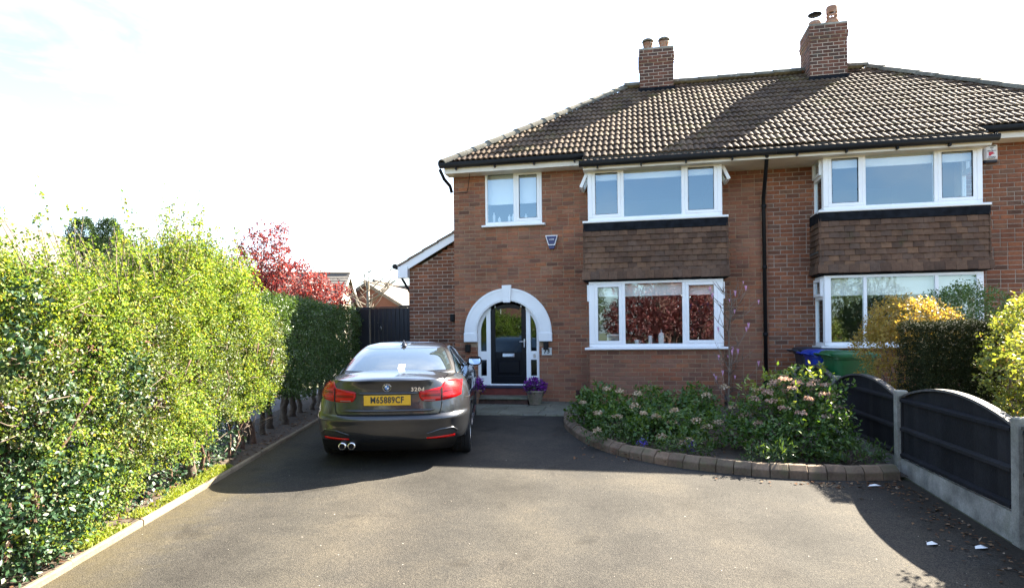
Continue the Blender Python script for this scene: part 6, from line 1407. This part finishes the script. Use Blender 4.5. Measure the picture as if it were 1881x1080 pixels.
# ---- houses beyond
FARB = simple('far_brick', (.15,.065,.045), .9, noise_amt=.25, noise_scale=2); FARC = simple('far_cream', (.42,.37,.28), .9, noise_amt=.1, noise_scale=2); FART = simple('far_tile', (.13,.11,.09), .8, noise_amt=.3, noise_scale=3); FARTP = simple('far_tile_grey', (.11,.10,.088), .75, noise_amt=.25, noise_scale=4)
DGLASS = simple('far_glass', (.03,.035,.04), .08)
def far_house(name, label, loc, rz, w_, d, eave, ridge, wall, tile, gable=True, windows=(), courses=14, barge=True):
    """gabled house, gable end facing local -y, ridge along y"""
    H_ = empty(name, loc, rz); tag(H_, label, 'house')
    m = MB(); m.add([(-w_/2,0,0),(w_/2,0,0),(w_/2,0,eave),(0,0,ridge),(-w_/2,0,eave),(-w_/2,d,0),(w_/2,d,0),(w_/2,d,eave),(0,d,ridge),(-w_/2,d,eave)], [(0,1,2,3,4),(9,8,7,6,5),(1,6,7,2),(5,0,4,9)]); m.build('wall', wall, H_)
    sl = (ridge-eave)/(w_/2); ov = .3
    for s in (-1, 1):
        m = MB()
        for k in range(courses):     # each course steps a little over the one below
            t0, t1 = k/courses, (k+1)/courses; xa, xb = s*(w_/2+ov)*(1-t0), s*(w_/2+ov)*(1-t1); za, zb_ = ridge-sl*abs(xa), ridge-sl*abs(xb)
            q = [(xa,-.25,za+.07),(xa,d+.25,za+.07),(xb,d+.25,zb_+.04),(xb,-.25,zb_+.04),(xa,-.25,za+.02),(xa,d+.25,za+.02)]; m.add(q, [(0,1,2,3) if s < 0 else (3,2,1,0), (4,5,1,0) if s < 0 else (0,1,5,4)])
        m.build('roof_slope', tile, H_)
        if barge:
            m = MB(); m.add([(s*(w_/2+ov),-.27,ridge-sl*(w_/2+ov)-.16),(0,-.27,ridge-.16),(0,-.27,ridge+.05),(s*(w_/2+ov),-.27,ridge-sl*(w_/2+ov)+.05)], [(0,1,2,3) if s < 0 else (3,2,1,0)]); m.build('bargeboard', UPVC if wall is FARC else FART, H_)
    MB().tube([(0,-.25,ridge+.05),(0,d+.25,ridge+.05)], .11, 8).build('ridge', tile, H_)
    for (x, z, ww, hh, side) in windows:
        if side == 'F': f_ = MB().box(x-ww/2-.07, x+ww/2+.07, -.05, .02, z-.07, z+hh+.07).build('window', UPVC, H_); MB().box(x-ww/2, x+ww/2, -.06, -.045, z, z+hh).build('pane', DGLASS, f_); MB().box(x-.03, x+.03, -.065, -.058, z, z+hh).build('mullion', UPVC, f_)
        else:
            s = 1 if side == 'R' else -1; f_ = MB().box(s*w_/2-.02, s*(w_/2+.05), x-ww/2-.07, x+ww/2+.07, z-.07, z+hh+.07).build('window', UPVC, H_); MB().box(s*(w_/2+.045), s*(w_/2+.06), x-ww/2, x+ww/2, z, z+hh).build('pane', DGLASS, f_)
    return H_
h = far_house('distant_house', 'distant cream gabled house with grey tiled roof above the hedge', (-16.5,33.6,.48), R(104), 6.0, 9.0, 2.7, 4.85, FARC, FARTP, windows=((-1.2,1.6,.8,1.1,'F'),(1.2,1.6,.8,1.1,'F')))
far_house('distant_house', 'nearer red brick gable half hidden by the black gate', (-16.3,36,.48), R(4), 5.6, 9.0, 2.75, 4.5, FARB, FART, windows=())
h2_ = far_house('distant_house', 'second red brick gable with a white dormer beside the extension', (-19.3,44,.48), R(4), 7.0, 9.0, 3.0, 5.3, FARB, FART, windows=())
m = MB().box(1.3, 3.0, 1.5, 4.0, 3.0, 4.55); dm = m.build('dormer', UPVC, h2_); MB().box(.7, 3.2, 1.2, 4.3, 4.55, 5.05).build('dormer_roof', FART, h2_)
far_house('distant_house', 'large pale tiled roof at the far left behind the hedge', (-23.05,15.86,.48), R(21.8), 8.0, 9.4, 3.2, 6.05, FARB, FARTP, windows=((0,1.2,1.2,1.2,'F'),), courses=22)
far_house('distant_house', 'low grey roof with red ridge showing between hedge top and conifers', (-31.2,28.9,.48), R(-78.6), 6.0, 3.6, 4.3, 6.75, FARB, FARTP, windows=())
# ---- across the road, behind the camera: seen only as reflections in the panes
far_house('opposite_house', 'brick house across the road mirrored in the ground floor window', (5.5,-19,-.24), R(180), 8.5, 9, 5.0, 8.0, FARB, FART, windows=((-2,3.2,1.6,1.2,'F'),(2,3.2,1.6,1.2,'F'),(-2,.9,1.8,1.3,'F'),(2,.9,1.0,2.0,'F')))
far_house('opposite_house', 'second brick house across the road mirrored in the right bay', (-9,-20,-.24), R(180), 8.5, 9, 5.0, 8.0, FARB, FART, windows=((-2,3.2,1.6,1.2,'F'),(2,3.2,1.6,1.2,'F'),(-2,.9,1.8,1.3,'F')))
shrub('street_tree', 'red leaved tree across the road mirrored in the bay window', 'tree', (1.6,-11.8,-.24), [((1.4,-11.8,3.6),(2.6,1.6,2.4),3200), ((-.2,-11.6,2.2),(1.6,1.2,1.4),1300), ((3.4,-11.8,2.2),(1.6,1.2,1.4),1300)], .11, L_RED, 8, .3, tips=24, r0=.12, stem=BARK)
shrub('street_tree', 'green tree across the road mirrored in the left lights of the bay', 'tree', (-3.6,-12.2,-.24), [((-3.6,-12.2,3.0),(1.8,1.6,1.9),2000), ((-5.2,-12.4,2.2),(1.4,1.2,1.6),1200)], .09, L_HAWD, 8, .3, tips=24, r0=.14, stem=BARK)
shrub('street_tree', 'green tree across the road mirrored in the right house bay', 'tree', (9.6,-12.2,-.24), [((9.6,-12.2,3.2),(2.2,1.8,2.0),2200), ((12.5,-12.2,2.6),(1.8,1.6,1.8),1200)], .09, L_HAWD, 8, .3, tips=24, r0=.14, stem=BARK)
